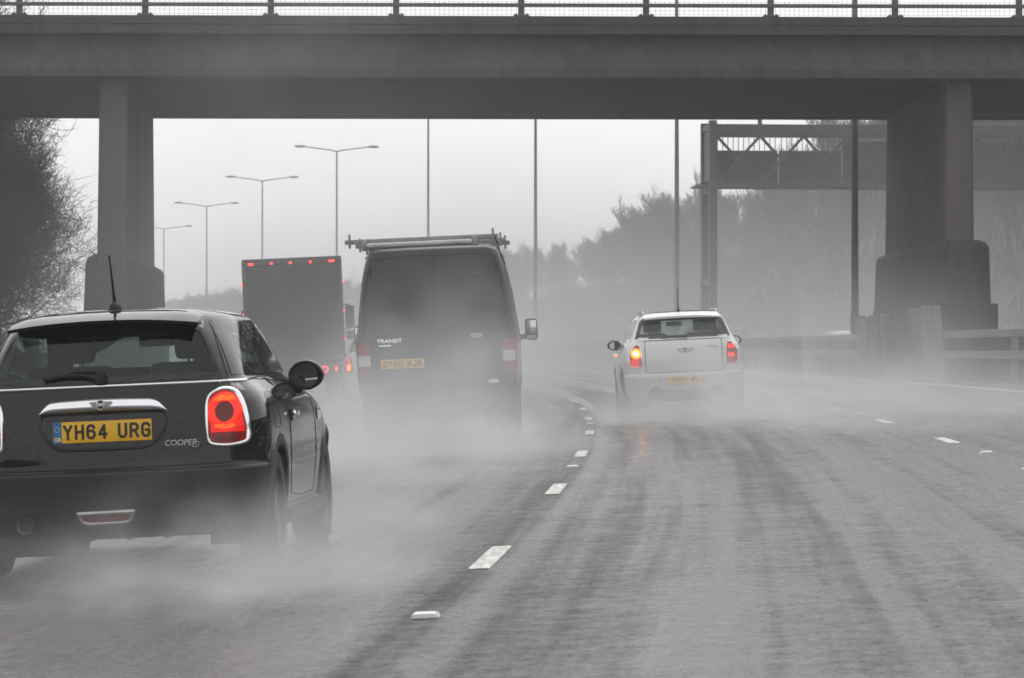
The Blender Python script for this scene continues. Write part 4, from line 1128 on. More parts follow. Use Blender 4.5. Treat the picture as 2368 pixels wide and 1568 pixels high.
    sh.line(mb, [(-0.64, 1.0), (-0.3, 1.0), (0, 1.0), (0.3, 1.0), (0.64, 1.0)], 'rear', 0.009, 0.003, seg=8)
    for s in (-1, 1): sh.line(mb, [(s * 0.64, 1.0), (s * 0.68, 1.0), (s * 0.70, 1.0), (s * 0.715, 1.001)], 'rear', 0.009, 0.003, seg=8)
    mb.build('belt_trim', M['chrome'], car)
    mb = MB()
    for s in (-1, 1): sh.line(mb, [(s * 0.535, 1.325), (s * 0.60, 1.15), (s * 0.645, 1.02), (s * 0.66, 0.97)], 'rear', 0.005, -0.001)
    sh.line(mb, [(-0.66, 0.578), (-0.4, 0.574), (0, 0.572), (0.4, 0.574), (0.66, 0.578)], 'rear', 0.005, -0.001)
    mb.build('tailgate_gap', M['seam'], body)
    # recess outline under the bar
    rec = rpoly([(-0.342, 0.87), (-0.335, 0.76), (-0.25, 0.665), (0.25, 0.665), (0.335, 0.76), (0.342, 0.87)], 0.10, 6, 4)
    sh.ring('plate_recess', rec, inset(rec, 0.016), 'rear', M['black_paint'], body, 0.001, 0.005)
    vs, fs = [], []; nx, na = 40, 10
    for i in range(nx + 1):
        x = -0.338 + 0.676 * i / nx; t = abs(x) / 0.338
        zt, zb = 0.940 - 0.012 * t ** 2 - 0.062 * max(0, (t - 0.72) / 0.28) ** 2.4, 0.868 - 0.006 * t ** 2
        pr = 0.042 * max(0.12, (1 - t ** 8)) ** 0.5
        for k in range(na + 1):
            a = PI * k / na; z = (zt + zb) / 2 + (zt - zb) / 2 * math.cos(a)
            L, n = sh.hit(x, z, 'rear', 0.0); vs.append((x, L.y - pr * math.sin(a) ** 0.7 - 0.001, z))
    for i in range(nx):
        for k in range(na): a = i * (na + 1) + k; fs.append((a, a + na + 1, a + na + 2, a + 1))
    bar = mesh_obj('tailgate_bar', vs, fs, M['chrome'], car, smooth=60); sh.face_out(bar, 'rear')
    barsh = Shell.__new__(Shell); barsh.verts, barsh.faces = vs, fs; barsh.bvh = BVHTree.FromPolygons([Vector(v) for v in vs], fs)
    winged_badge(barsh, 'badge', car, 0.0, 0.905, 0.125, 'rear', 'MINI', M['dull_metal'])
    L, n = sh.hit(0, 0.768, 'rear', 0.014)
    number_plate(car, Vector((0.0, L.y, 0.768)), 'YH64 URG', True, math.radians(-3))
    for s in (-0.19, 0.19): mb = MB(); mb.lathe([(0.006, 0), (0.004, -0.003), (0, -0.0032)], (s, L.y - 0.004, 0.768), 'y', 8)
    sh.text('model_lettering', 'COOPER', 0.400, 0.690, 0.042, 'rear', M['dull_metal'], car, 0.008, shear=0.2, bold=0.0004, sx=1.0)
    mb = MB(); sh.line(mb, [(0.462, 0.668), (0.471, 0.692), (0.495, 0.690), (0.493, 0.674), (0.483, 0.666), (0.462, 0.668)], 'rear', 0.0028, 0.008); mb.build('model_lettering', M['dull_metal'], car)
    # tail lights
    for s in (1, -1):
        O = rpoly([(0.545 * s, 0.715), (0.735 * s, 0.735), (0.733 * s, 0.90), (0.655 * s, 1.003), (0.575 * s, 1.0), (0.548 * s, 0.93)], [0.05, 0.06, 0.09, 0.05, 0.04, 0.05], 6, 4)
        O = spline([(s * a, b) for a, b in ((.5315, .804), (.536, .894), (.563, .945), (.628, .967), (.691, .946), (.7275, .8825), (.75, .781), (.7545, .714), (.732, .675), (.651, .6596), (.565, .6686), (.536, .698))], 5)
        tl = sh.patch('tail_light', O, 'rear', M['red_plain'], car, 0.005, 5)
        sh.ring('light_surround', [(0.64 * s + (a - 0.64 * s) * 1.02, 0.815 + (b - 0.815) * 1.02) for a, b in O], inset(O, 0.019), 'rear', M['chrome'], tl, 0.006, 0.011)
        I = inset(O, 0.028)
        U = [(a, max(b, 0.735)) for a, b in I]
        sh.patch('lit_lens', U, 'rear', M['red_lens'], tl, 0.0105, 5, 0.004)
        cx, cz = 0.630 * s, 0.842
        cir = lambda rx, rz, n=36: [(cx + rx * math.cos(2 * PI * k / n), cz + rz * math.sin(2 * PI * k / n)) for k in range(n)]
        sh.ring('light_ring', cir(0.085, 0.100), cir(0.044, 0.052), 'rear', M['red_glow'], tl, 0.0115, 0.003)
        for zc, hh in ((0.912, 0.014), (0.764, 0.013)):
            e = [(cx + 0.052 * math.cos(2 * PI * k / 20), zc + hh * math.sin(2 * PI * k / 20) + (0.006 if zc < .85 else -0.008) * abs(math.cos(2 * PI * k / 20)) ** 2 * (1 if zc < .85 else 1.5)) for k in range(20)]
            sh.patch('light_bar', e, 'rear', M['orange_glow'], tl, 0.0165, 2)
        sh.patch('light_centre', cir(0.046, 0.054), 'rear', M['dark_red'], tl, 0.0135, 3, 0.006)
        sh.patch('reversing_lamp', rpoly([(cx - 0.05, 0.688), (cx + 0.05, 0.691), (cx + 0.05, 0.718), (cx - 0.05, 0.716)], 0.008, 3, 2), 'rear', M['dark_red'], tl, 0.010, 2)
        # soft red reflector low at the corner
    # rear fog lamp in its chrome frame
    fo = rpoly([(-0.160, 0.352), (0.160, 0.356), (0.135, 0.290), (0.095, 0.278), (-0.095, 0.276), (-0.135, 0.288)], [0.018, 0.018, 0.03, 0.03, 0.03, 0.03], 5, 3)
    fg = sh.patch('fog_lamp', inset(fo, 0.012), 'rear', M['dark_red'], car, 0.006, 3)
    sh.ring('fog_surround', fo, inset(fo, 0.022), 'rear', M['dull_metal'], fg, 0.004, 0.009)
    mb = MB(); sh.line(mb, [(-0.46, 0.40), (-0.3, 0.40), (0, 0.402), (0.3, 0.40), (0.46, 0.40)], 'rear', 0.004, -0.001); mb.build('bumper_gap', M['seam'], bum)
    # roof spoiler, wiper, aerial, roof gap
    vs, fs = [], []; nx, ny = 26, 8
    for lay in (0, 1):
        for i in range(nx + 1):
            x = -0.505 + 1.01 * i / nx; t = abs(x) / 0.505
            ye = 0.115 + 0.075 * t ** 2.5; yi = 0.44
            L, _ = sh.hit(x * 0.97, yi, 'top', 0.003); zi = L.z if L is not None else 1.37
            ze = 1.347 - 0.030 * t ** 2.2
            for k in range(ny + 1):
                q = k / ny; y = ye + (yi - ye) * q; z = ze + (zi - ze) * (1 - (1 - q) ** 1.6)
                if lay: z -= 0.026 * (1 - q) + 0.002 if k else 0.018
                if lay: y += 0.006
                vs.append((x, y, z))
    n1 = (nx + 1) * (ny + 1)
    for lay in (0, 1):
        for i in range(nx):
            for k in range(ny):
                a = lay * n1 + i * (ny + 1) + k; f = (a, a + ny + 1, a + ny + 2, a + 1); fs.append(f if lay == 0 else f[::-1])
    for i in range(nx): a = i * (ny + 1); fs.append((a, n1 + a, n1 + a + ny + 1, a + ny + 1))
    for i in (0, nx):
        for k in range(ny): a = i * (ny + 1) + k; fs.append((a, a + 1, n1 + a + 1, n1 + a))
    spl = mesh_obj('roof_spoiler', vs, fs, M['black_paint'], car, smooth=40); sh.face_out(spl, 'top')
    mb = MB(); sh.line(mb, [(-0.50, 0.43), (-0.40, 0.455), (-0.2, 0.46), (0, 0.462), (0.2, 0.46), (0.40, 0.455), (0.46, 0.42), (0.495, 0.35)], 'top', 0.006, 0.001); mb.build('roof_gap', M['seam'], car)
    mb = MB()
    vs2, fs2 = ball((0, 0, 0), (1, 1, 1), 16, 10); L, _ = sh.hit(0.012, 0.58, 'top'); mb.add([(0.012 + v[0] * 0.034, 0.56 + v[1] * 0.06, L.z + 0.004 + max(0, v[2]) * 0.045) for v in vs2], fs2)
    mb.tube([(0.012, 0.56, L.z + 0.03), (0.010, 0.545, L.z + 0.07), (0.011, 0.49, L.z + 0.18), (0.012, 0.43, L.z + 0.285)], [0.011, 0.008, 0.005, 0.004], 8); mb.tube([(0.012, 0.432, L.z + 0.278), (0.012, 0.428, L.z + 0.292)], 0.0055, 8)
    mb.build('aerial', M['matt_black'], car)
    wp = MB(); sh.line(wp, [(-0.02, 1.032), (-0.10, 1.052), (-0.20, 1.056), (-0.31, 1.040)], 'rear', 0.010, 0.022, seg=6)
    L, _ = sh.hit(0.0, 1.045, 'rear', 0.022); wp.box((-0.005, L.y, 1.045), (0.06, 0.04, 0.065), 0.014); sh.line(wp, [(-0.03, 1.075), (-0.15, 1.074), (-0.30, 1.044)], 'rear', 0.006, 0.014); wp.build('rear_wiper', M['matt_black'], rg)
    # front lamps, seen only from the side
    for s in (-1, 1):
        p = [(s * 0.56 + 0.13 * math.cos(2 * PI * k / 24), 0.70 + 0.11 * math.sin(2 * PI * k / 24)) for k in range(24)]
        hl = sh.patch('headlight', p, 'front', M['clear_lens'], car, 0.006, 4)
        sh.ring('headlight_ring', p, inset(p, 0.02), 'front', M['chrome'], hl, 0.006, 0.01)
    gr = rpoly([(-0.36, 0.70), (0.36, 0.70), (0.28, 0.46), (-0.28, 0.46)], 0.06, 5, 6)
    gl = sh.patch('grille', gr, 'front', M['matt_black'], car, 0.004, 4); sh.ring('grille_surround', gr, inset(gr, 0.02), 'front', M['chrome'], gl, 0.005, 0.008)
    return car, sh

hatch, hatch_sh = make_hatchback()

# ------------------------------------------------------------------ the person driving it
def make_driver(frame):
    root = thing('person', 'driver in dark clothes seated behind the rear window of the black hatchback', 'person', frame.location, frame.rotation_euler)
    J = {}; E = []; R = []; V = []
    def j(n, p, r, par=None):
        J[n] = len(V); V.append(p); R.append(r)
        if par: E.append((J[par], J[n]))
    cx, by = 0.36, 1.50
    j('pelvis', (cx, by + 0.02, 0.60), 0.15); j('waist', (cx, by - 0.03, 0.76), 0.135, 'pelvis'); j('chest', (cx, by - 0.06, 0.94), 0.155, 'waist')
    j('neck0', (cx, by - 0.07, 1.07), 0.085, 'chest'); j('neck', (cx, by - 0.06, 1.12), 0.055, 'neck0'); j('skull', (cx, by - 0.04, 1.20), 0.085, 'neck'); j('crown', (cx, by - 0.045, 1.285), 0.075, 'skull'); j('nose', (cx, by + 0.055, 1.205), 0.018, 'skull')
    for s in (-1, 1):
        n = str(s)
        j('sh' + n, (cx + s * 0.19, by - 0.06, 1.02), 0.07, 'chest'); j('el' + n, (cx + s * 0.24, by + 0.17, 0.82), 0.046, 'sh' + n); j('wr' + n, (cx + s * 0.17, by + 0.42, 0.92), 0.028, 'el' + n)
        j('pm' + n, (cx + s * 0.165, by + 0.49, 0.945), 0.034, 'wr' + n)
        for k in range(4):
            o = (k - 1.5) * 0.02
            j('f%s%d' % (n, k), (cx + s * 0.165 + o * 0.3, by + 0.54, 0.955 + o), 0.010, 'pm' + n); j('g%s%d' % (n, k), (cx + s * 0.15 + o * 0.3, by + 0.555 - 0.004 * k, 0.935 + o), 0.008, 'f%s%d' % (n, k))
        j('t' + n, (cx + s * 0.13, by + 0.50, 0.975), 0.010, 'pm' + n)
        j('hip' + n, (cx + s * 0.10, by + 0.06, 0.58), 0.10, 'pelvis'); j('kn' + n, (cx + s * 0.13, by + 0.46, 0.66), 0.07, 'hip' + n); j('an' + n, (cx + s * 0.12, by + 0.82, 0.36), 0.045, 'kn' + n); j('to' + n, (cx + s * 0.12, by + 0.95, 0.40), 0.04, 'an' + n)
    me = bpy.data.meshes.new('body'); me.from_pydata(V, E, []); ob = bpy.data.objects.new('body', me); COL.objects.link(ob)
    sk = ob.modifiers.new('skin', 'SKIN'); sk.use_smooth_shade = True
    for i, sv in enumerate(me.skin_vertices[0].data): sv.radius = (R[i], R[i]); sv.use_root = (i == 0)
    sd = ob.modifiers.new('sub', 'SUBSURF'); sd.levels = 1; sd.render_levels = 1
    bpy.context.view_layer.update()
    m2 = bpy.data.meshes.new_from_object(ob.evaluated_get(bpy.context.evaluated_depsgraph_get()))
    bpy.data.objects.remove(ob)
    m2.materials.clear(); m2.materials.append(M['coat_cloth']); m2.materials.append(M['skin'])
    for p in m2.polygons: p.material_index = 1 if (p.center.z > 1.11 or (p.center.y > by + 0.44 and p.center.z > 0.85)) else 0
    o = bpy.data.objects.new('body', m2); COL.objects.link(o); o.parent = root
    vs, fs = ball((cx, by - 0.055, 1.235), (0.098, 0.108, 0.112), 18, 12)
    f2 = [f for f in fs if not (np.mean([vs[i][1] for i in f]) > by + 0.0 and np.mean([vs[i][2] for i in f]) < 1.27) and np.mean([vs[i][2] for i in f]) > 1.15]
    mesh_obj('hair', vs, f2, M['hair'], root, smooth=True)
    fc = MB()
    for s in (-1, 1):
        v, f = ball((cx + s * 0.033, by + 0.045, 1.222), (0.012, 0.008, 0.008), 10, 6); fc.add(v, f)
        v, f = ball((cx + s * 0.092, by - 0.045, 1.205), (0.012, 0.025, 0.034), 10, 6); fc.add(v, f)
    v, f = ball((cx, by + 0.047, 1.163), (0.024, 0.006, 0.006), 10, 6); fc.add(v, f)
    fc.build('face', M['skin'], root)
make_driver(hatch)

# ------------------------------------------------------------------ dark panel van
VAN_ROWS = [
 (0.30, 0.10, 0.90, 0.10, 0.10, 0.02, 5.35, 0.4, 0.4, 0.15),
 (0.42, 0.0, 0.93, 0.10, 0.12, 0.02, 5.48, 0.4, 0.45, 0.18),
 (0.62, 0.0, 0.945, 0.10, 0.12, 0.02, 5.52, 0.4, 0.5, 0.2),
 (0.66, 0.05, 0.955, 0.07, 0.10, 0.02, 5.52, 0.4, 0.5, 0.2),
 (0.95, 0.055, 0.975, 0.07, 0.10, 0.02, 5.40, 0.4, 0.55, 0.2),
 (1.25, 0.06, 0.980, 0.07, 0.10, 0.02, 4.95, 0.4, 0.6, 0.2),
 (1.34, 0.066, 0.968, 0.07, 0.10, 0.02, 4.70, 0.4, 0.5, 0.2),
 (1.42, 0.072, 0.955, 0.07, 0.10, 0.02, 4.55, 0.4, 0.45, 0.2),
 (1.80, 0.110, 0.905, 0.075, 0.11, 0.02, 4.05, 0.36, 0.4, 0.2),
 (2.05, 0.145, 0.865, 0.09, 0.12, 0.02, 3.65, 0.34, 0.4, 0.2),
 (2.20, 0.18, 0.83, 0.12, 0.14, 0.02, 3.40, 0.34, 0.4, 0.2),
 (2.29, 0.205, 0.800, 0.15, 0.16, 0.03, 3.20, 0.34, 0.4, 0.2),
 (2.345, 0.245, 0.765, 0.16, 0.17, 0.03, 2.98, 0.34, 0.4, 0.2),
 (2.375, 0.32, 0.690, 0.18, 0.18, 0.03, 2.7, 0.3, 0.4, 0.15),
 (2.392, 0.50, 0.50, 0.18, 0.18, 0.03, 2.4, 0.2, 0.3, 0.1)]
def make_van():
    X, Y = -0.852, 43.8
    van = thing('panel_van', 'dark navy panel van with a roof rack, half hidden in its own spray', 'van', (X, Y, gz_x(X, Y)), tilt(-0.012))
    zs = list(np.linspace(0.30, 0.61, 9)) + [0.63, 0.645, 0.66] + list(np.linspace(0.70, 2.2, 50)) + [2.225, 2.25, 2.27, 2.29, 2.31, 2.33, 2.345, 2.36, 2.375, 2.384, 2.392]
    sh = Shell(VAN_ROWS, zs, taper=0.02, ns=50)
    WR, WZ, YR, YF = 0.40, 0.345, 0.98, 4.55
    ws = rpoly([(-0.80, 1.36), (0.80, 1.36), (0.70, 2.05), (-0.70, 2.05)], 0.06, 4, 6); wsh = inset(ws, 0.03)
    dw = rpoly([(3.30, 1.36), (4.42, 1.36), (4.0, 1.86), (3.30, 1.92)], 0.05, 4, 6); dwh = inset(dw, 0.03)
    def classify(c, n):
        x, y, z = c
        if abs(n[0]) > 0.3 and z < 0.8:
            for yc in (YR, YF):
                if (y - yc) ** 2 + (z - WZ) ** 2 < WR ** 2: return None
        if n[1] > 0.15 and z > 1.2 and y > 3 and in_poly(x, z, wsh): return None
        if abs(n[0]) > 0.45 and in_poly(y, z, dwh): return None
        if z < 0.645 and y < 0.30: return 'bumper'
        if n[1] < -0.4 and y < 0.4 and 0.66 < z < 2.26: return 'dr' if x > 0 else 'dl'
        if abs(n[0]) > 0.45 and 3.22 < y < 4.5 and 0.5 < z < 2.0: return 'cr' if x > 0 else 'cl'
        return 'body'
    p = sh.parts(classify)
    body = sh.build('body', p['body'], M['navy_paint'], van)
    dr, dl = sh.build('rear_door', p['dr'], M['navy_paint'], van), sh.build('rear_door', p['dl'], M['navy_paint'], van)
    bum = sh.build('bumper', p['bumper'], M['black_plastic'], van)
    cabd = [sh.build('cab_door', p['cr'], M['navy_paint'], van), sh.build('cab_door', p['cl'], M['navy_paint'], van)]
    sh.patch('windscreen', ws, 'front', M['glass_clear'], van, 0.004, 5)
    for s, dd in (('right', cabd[0]), ('left', cabd[1])):
        sg = 1 if s == 'right' else -1
        sh.patch('cab_window', dw, s, M['glass_side'], dd, 0.004, 5)
        for yc in (YR, YF):
            arch_trim(sh, van, s, yc, WZ, WR - 0.01, WR + 0.04, M['black_plastic'], 0.008); wheel_well(van, yc, WZ, WR + 0.01, sg * 0.55, sg * 0.9); wheel(van, sg * 0.93, yc, 0.345, 0.21, 0.21, 6, sg)
        mb = MB(); sh.line(mb, [(0.30, 1.22), (1.5, 1.22), (3.2, 1.22), (4.6, 1.22)], s, 0.012, 0.0); mb.build('side_rubbing_strip', M['black_plastic'], body)
        # tall door mirror
        x, y, z = sg * 1.115, 4.22, 1.355
        mb = MB(); mb.box((x, y, z), (0.165, 0.11, 0.285), 0.045); mb.tube([(sg * 0.94, y + 0.06, z - 0.10), (sg * 1.03, y + 0.03, z - 0.09), (sg * 1.09, y, z - 0.08)], [0.04, 0.032, 0.03], 8)
        mr = mb.build('door_mirror', M['black_plastic'], van)
        g = MB(); g.box((x + sg * 0.004, y - 0.056, z + 0.03), (0.128, 0.004, 0.175), 0.0015); g.build('mirror_glass', M['mirror'], mr); g = MB(); g.box((x, y - 0.053, z - 0.102), (0.12, 0.012, 0.05), 0.005); g.build('lower_mirror_glass', M['light_tube'], mr)
    mb = MB(); mb.box((0, 2.4, 0.34), (1.6, 4.4, 0.08)); mb.box((0, 0.6, 0.42), (0.7, 0.5, 0.2), 0.05); mb.box((0, YR, 0.36), (1.4, 0.12, 0.12), 0.04); vs, fs = ball((0, YR, 0.36), (0.17, 0.17, 0.17), 14, 10); mb.add(vs, fs); mb.build('underside', M['matt_black'], van, 40)
    mb = MB(); mb.box((0, 3.2, 1.1), (1.6, 0.06, 1.4)); mb.build('bulkhead', M['matt_black'], van, None)
    # rear doors: gaps, hinges, lettering, badge, handle
    mb = MB(); sh.line(mb, [(0.0, 0.67), (0, 1.0), (0, 1.5), (0, 2.0), (0, 2.25)], 'rear', 0.006, -0.001)
    for s in (-1, 1): sh.line(mb, [(s * 0.865, 0.67), (s * 0.875, 1.2), (s * 0.84, 1.7), (s * 0.775, 2.1), (s * 0.73, 2.22)], 'rear', 0.006, -0.001)
    sh.line(mb, [(-0.73, 2.245), (-0.4, 2.262), (0, 2.266), (0.4, 2.262), (0.73, 2.245)], 'rear', 0.006, -0.001); mb.build('door_gap', M['seam'], dr)
    for z in (2.00, 1.36):
        for s, dd in ((1, dr), (-1, dl)):
            a = rpoly([(s * 0.07, z - 0.008), (s * 0.74, z - 0.008), (s * 0.74, z + 0.008), (s * 0.07, z + 0.008)], 0.005, 2, 8); sh.patch('pressing', a, 'rear', M['navy_paint'], dd, 0.006, 2, 0.006)
    for s, dd in ((1, dr), (-1, dl)):
        for z in (0.85, 1.55, 2.1):
            L, _ = sh.hit(s * (0.875 if z < 1.3 else 0.845 if z < 2 else 0.76), z, 'rear', 0.01); mb = MB(); mb.box(tuple(L), (0.04, 0.03, 0.11), 0.01); mb.build('hinge', M['black_plastic'], dd)
    sh.text('model_lettering', 'TRANSIT', -0.555, 1.262, 0.062, 'rear', M['chrome'], dl, 0.012, bold=0.001, sx=1.22)
    L, _ = sh.hit(-0.61, 1.205, 'rear', 0.02); mb = MB(); mb.box(tuple(L), (0.155, 0.03, 0.024), 0.010); mb.build('door_handle', M['chrome'], dl)
    ov = lambda a, b, n=28: [(0.485 + a * math.cos(2 * PI * k / n), 1.285 + b * math.sin(2 * PI * k / n)) for k in range(n)]
    bd = sh.patch('badge', ov(0.062, 0.025), 'rear', M['plate_blue'], dr, 0.012, 3, 0.01); sh.ring('badge_ring', ov(0.070, 0.031), ov(0.058, 0.022), 'rear', M['chrome'], bd, 0.012, 0.004)
    sh.text('badge_lettering', 'Ford', 0.485, 1.285, 0.040, 'rear', M['white_print'], bd, 0.016, shear=0.25, sx=1.2)
    L, _ = sh.hit(-0.41, 0.985, 'rear', 0.016); number_plate(van, Vector((-0.41, L.y, 0.985)), 'OY60 WJR')
    el = [(0.665 + 0.068 * math.cos(2 * PI * k / 24), 0.735 + 0.028 * math.sin(2 * PI * k / 24)) for k in range(24)]; sh.patch('oval_sticker', el, 'rear', M['white_print'], dr, 0.006, 2)
    for s in (-1, 1):
        t = None
        for z0, z1, mt, nm in ((1.10, 1.235, 'red_plain', 'tail_light'), (0.965, 1.10, 'clear_lens', 'reversing_lamp'), (0.80, 0.965, 'red_plain', 'stop_lamp')):
            xi, xo = 0.79, 0.935
            o = sh.patch(nm, rpoly([(s * xi, z0 + 0.003), (s * xo, z0 + 0.003), (s * xo, z1 - 0.003), (s * xi, z1 - 0.003)], 0.012, 3, 4), 'rear', M[mt], t or van, 0.012, 3, 0.012)
            t = t or o
    mb = MB(); mb.box((0, 0.02, 0.70), (1.3, 0.08, 0.03), 0.01); mb.build('bumper_step', M['black_plastic'], bum)
    # roof rack
    rk = MB()
    def rb(name, y, x0, x1, z, par):
        mb = MB(); mb.box(((x0 + x1) / 2, y, z), (x1 - x0, 0.035, 0.055), 0.006)
        for x in (x0 + 0.06, x1 - 0.06): mb.box((x, y - 0.03, z + 0.01), (0.03, 0.02, 0.17), 0.004)
        return mb.build(name, M['rack_metal'], par)
    first = rb('roof_rack', 0.52, -1.06, 0.79, 2.475, van)
    for y, a, b in ((1.75, -1.0, 0.86), (3.0, -0.98, 0.90)): rb('cross_bar', y, a, b, 2.46, first)
    for y in (0.52, 1.75, 3.0):
        for s in (-1, 1):
            mb = MB(); mb.tube([(s * 0.70, y, 2.47), (s * 0.74, y, 2.40), (s * 0.80, y, 2.27)], 0.014, 6); mb.box((s * 0.79, y, 2.275), (0.07, 0.09, 0.03), 0.01); mb.build('foot', M['rack_metal'], first)
    mb = MB(); mb.tube([(-0.79, 0.44, 2.415), (0.47, 0.44, 2.415)], 0.036, 14); mb.build('roller', M['light_tube'], first)
    for x in (-0.82, 0.51): mb = MB(); mb.box((x, 0.46, 2.43), (0.07, 0.07, 0.11), 0.015); mb.build('roller_bracket', M['rack_metal'], first)
    mb = MB(); mb.tube([(0.74, 0.5, 2.48), (0.79, 0.5, 2.36), (0.80, 0.5, 2.28), (0.85, 0.5, 2.16), (0.86, 0.5, 2.12)], 0.009, 6); mb.build('strap', M['matt_black'], first)
    return van
make_van()

# ------------------------------------------------------------------ crossover cars
CX_ROWS = [
 (0.24, 0.20, 0.78, 0.2, 0.2, 0.04, 3.95, 0.35, 0.35, 0.1),
 (0.34, 0.06, 0.85, 0.24, 0.26, 0.05, 4.06, 0.36, 0.4, 0.12),
 (0.46, 0.01, 0.880, 0.26, 0.28, 0.06, 4.10, 0.38, 0.45, 0.14),
 (0.62, 0.0, 0.892, 0.26, 0.30, 0.06, 4.10, 0.40, 0.48, 0.15),
 (0.66, 0.035, 0.892, 0.26, 0.30, 0.06, 4.09, 0.40, 0.48, 0.15),
 (0.80, 0.035, 0.892, 0.26, 0.31, 0.06, 4.02, 0.42, 0.52, 0.16),
 (0.95, 0.05, 0.880, 0.25, 0.31, 0.06, 3.85, 0.44, 0.55, 0.18),
 (1.04, 0.065, 0.852, 0.24, 0.31, 0.06, 3.55, 0.44, 0.6, 0.18),
 (1.11, 0.085, 0.805, 0.22, 0.30, 0.06, 3.15, 0.42, 0.5, 0.16),
 (1.15, 0.105, 0.780, 0.20, 0.30, 0.06, 3.0, 0.38, 0.4, 0.14),
 (1.22, 0.145, 0.750, 0.19, 0.29, 0.06, 2.88, 0.36, 0.36, 0.14),
 (1.34, 0.21, 0.695, 0.18, 0.28, 0.06, 2.62, 0.32, 0.30, 0.12),
 (1.44, 0.27, 0.642, 0.18, 0.27, 0.06, 2.40, 0.30, 0.28, 0.12),
 (1.48, 0.30, 0.612, 0.18, 0.27, 0.06, 2.30, 0.28, 0.26, 0.12),
 (1.51, 0.35, 0.565, 0.19, 0.27, 0.06, 2.2, 0.26, 0.25, 0.12),
 (1.535, 0.48, 0.47, 0.19, 0.26, 0.05, 2.05, 0.24, 0.24, 0.10),
 (1.552, 0.72, 0.30, 0.15, 0.2, 0.03, 1.80, 0.18, 0.2, 0.06),
 (1.558, 0.98, 0.10, 0.06, 0.08, 0.01, 1.5, 0.06, 0.08, 0.02)]
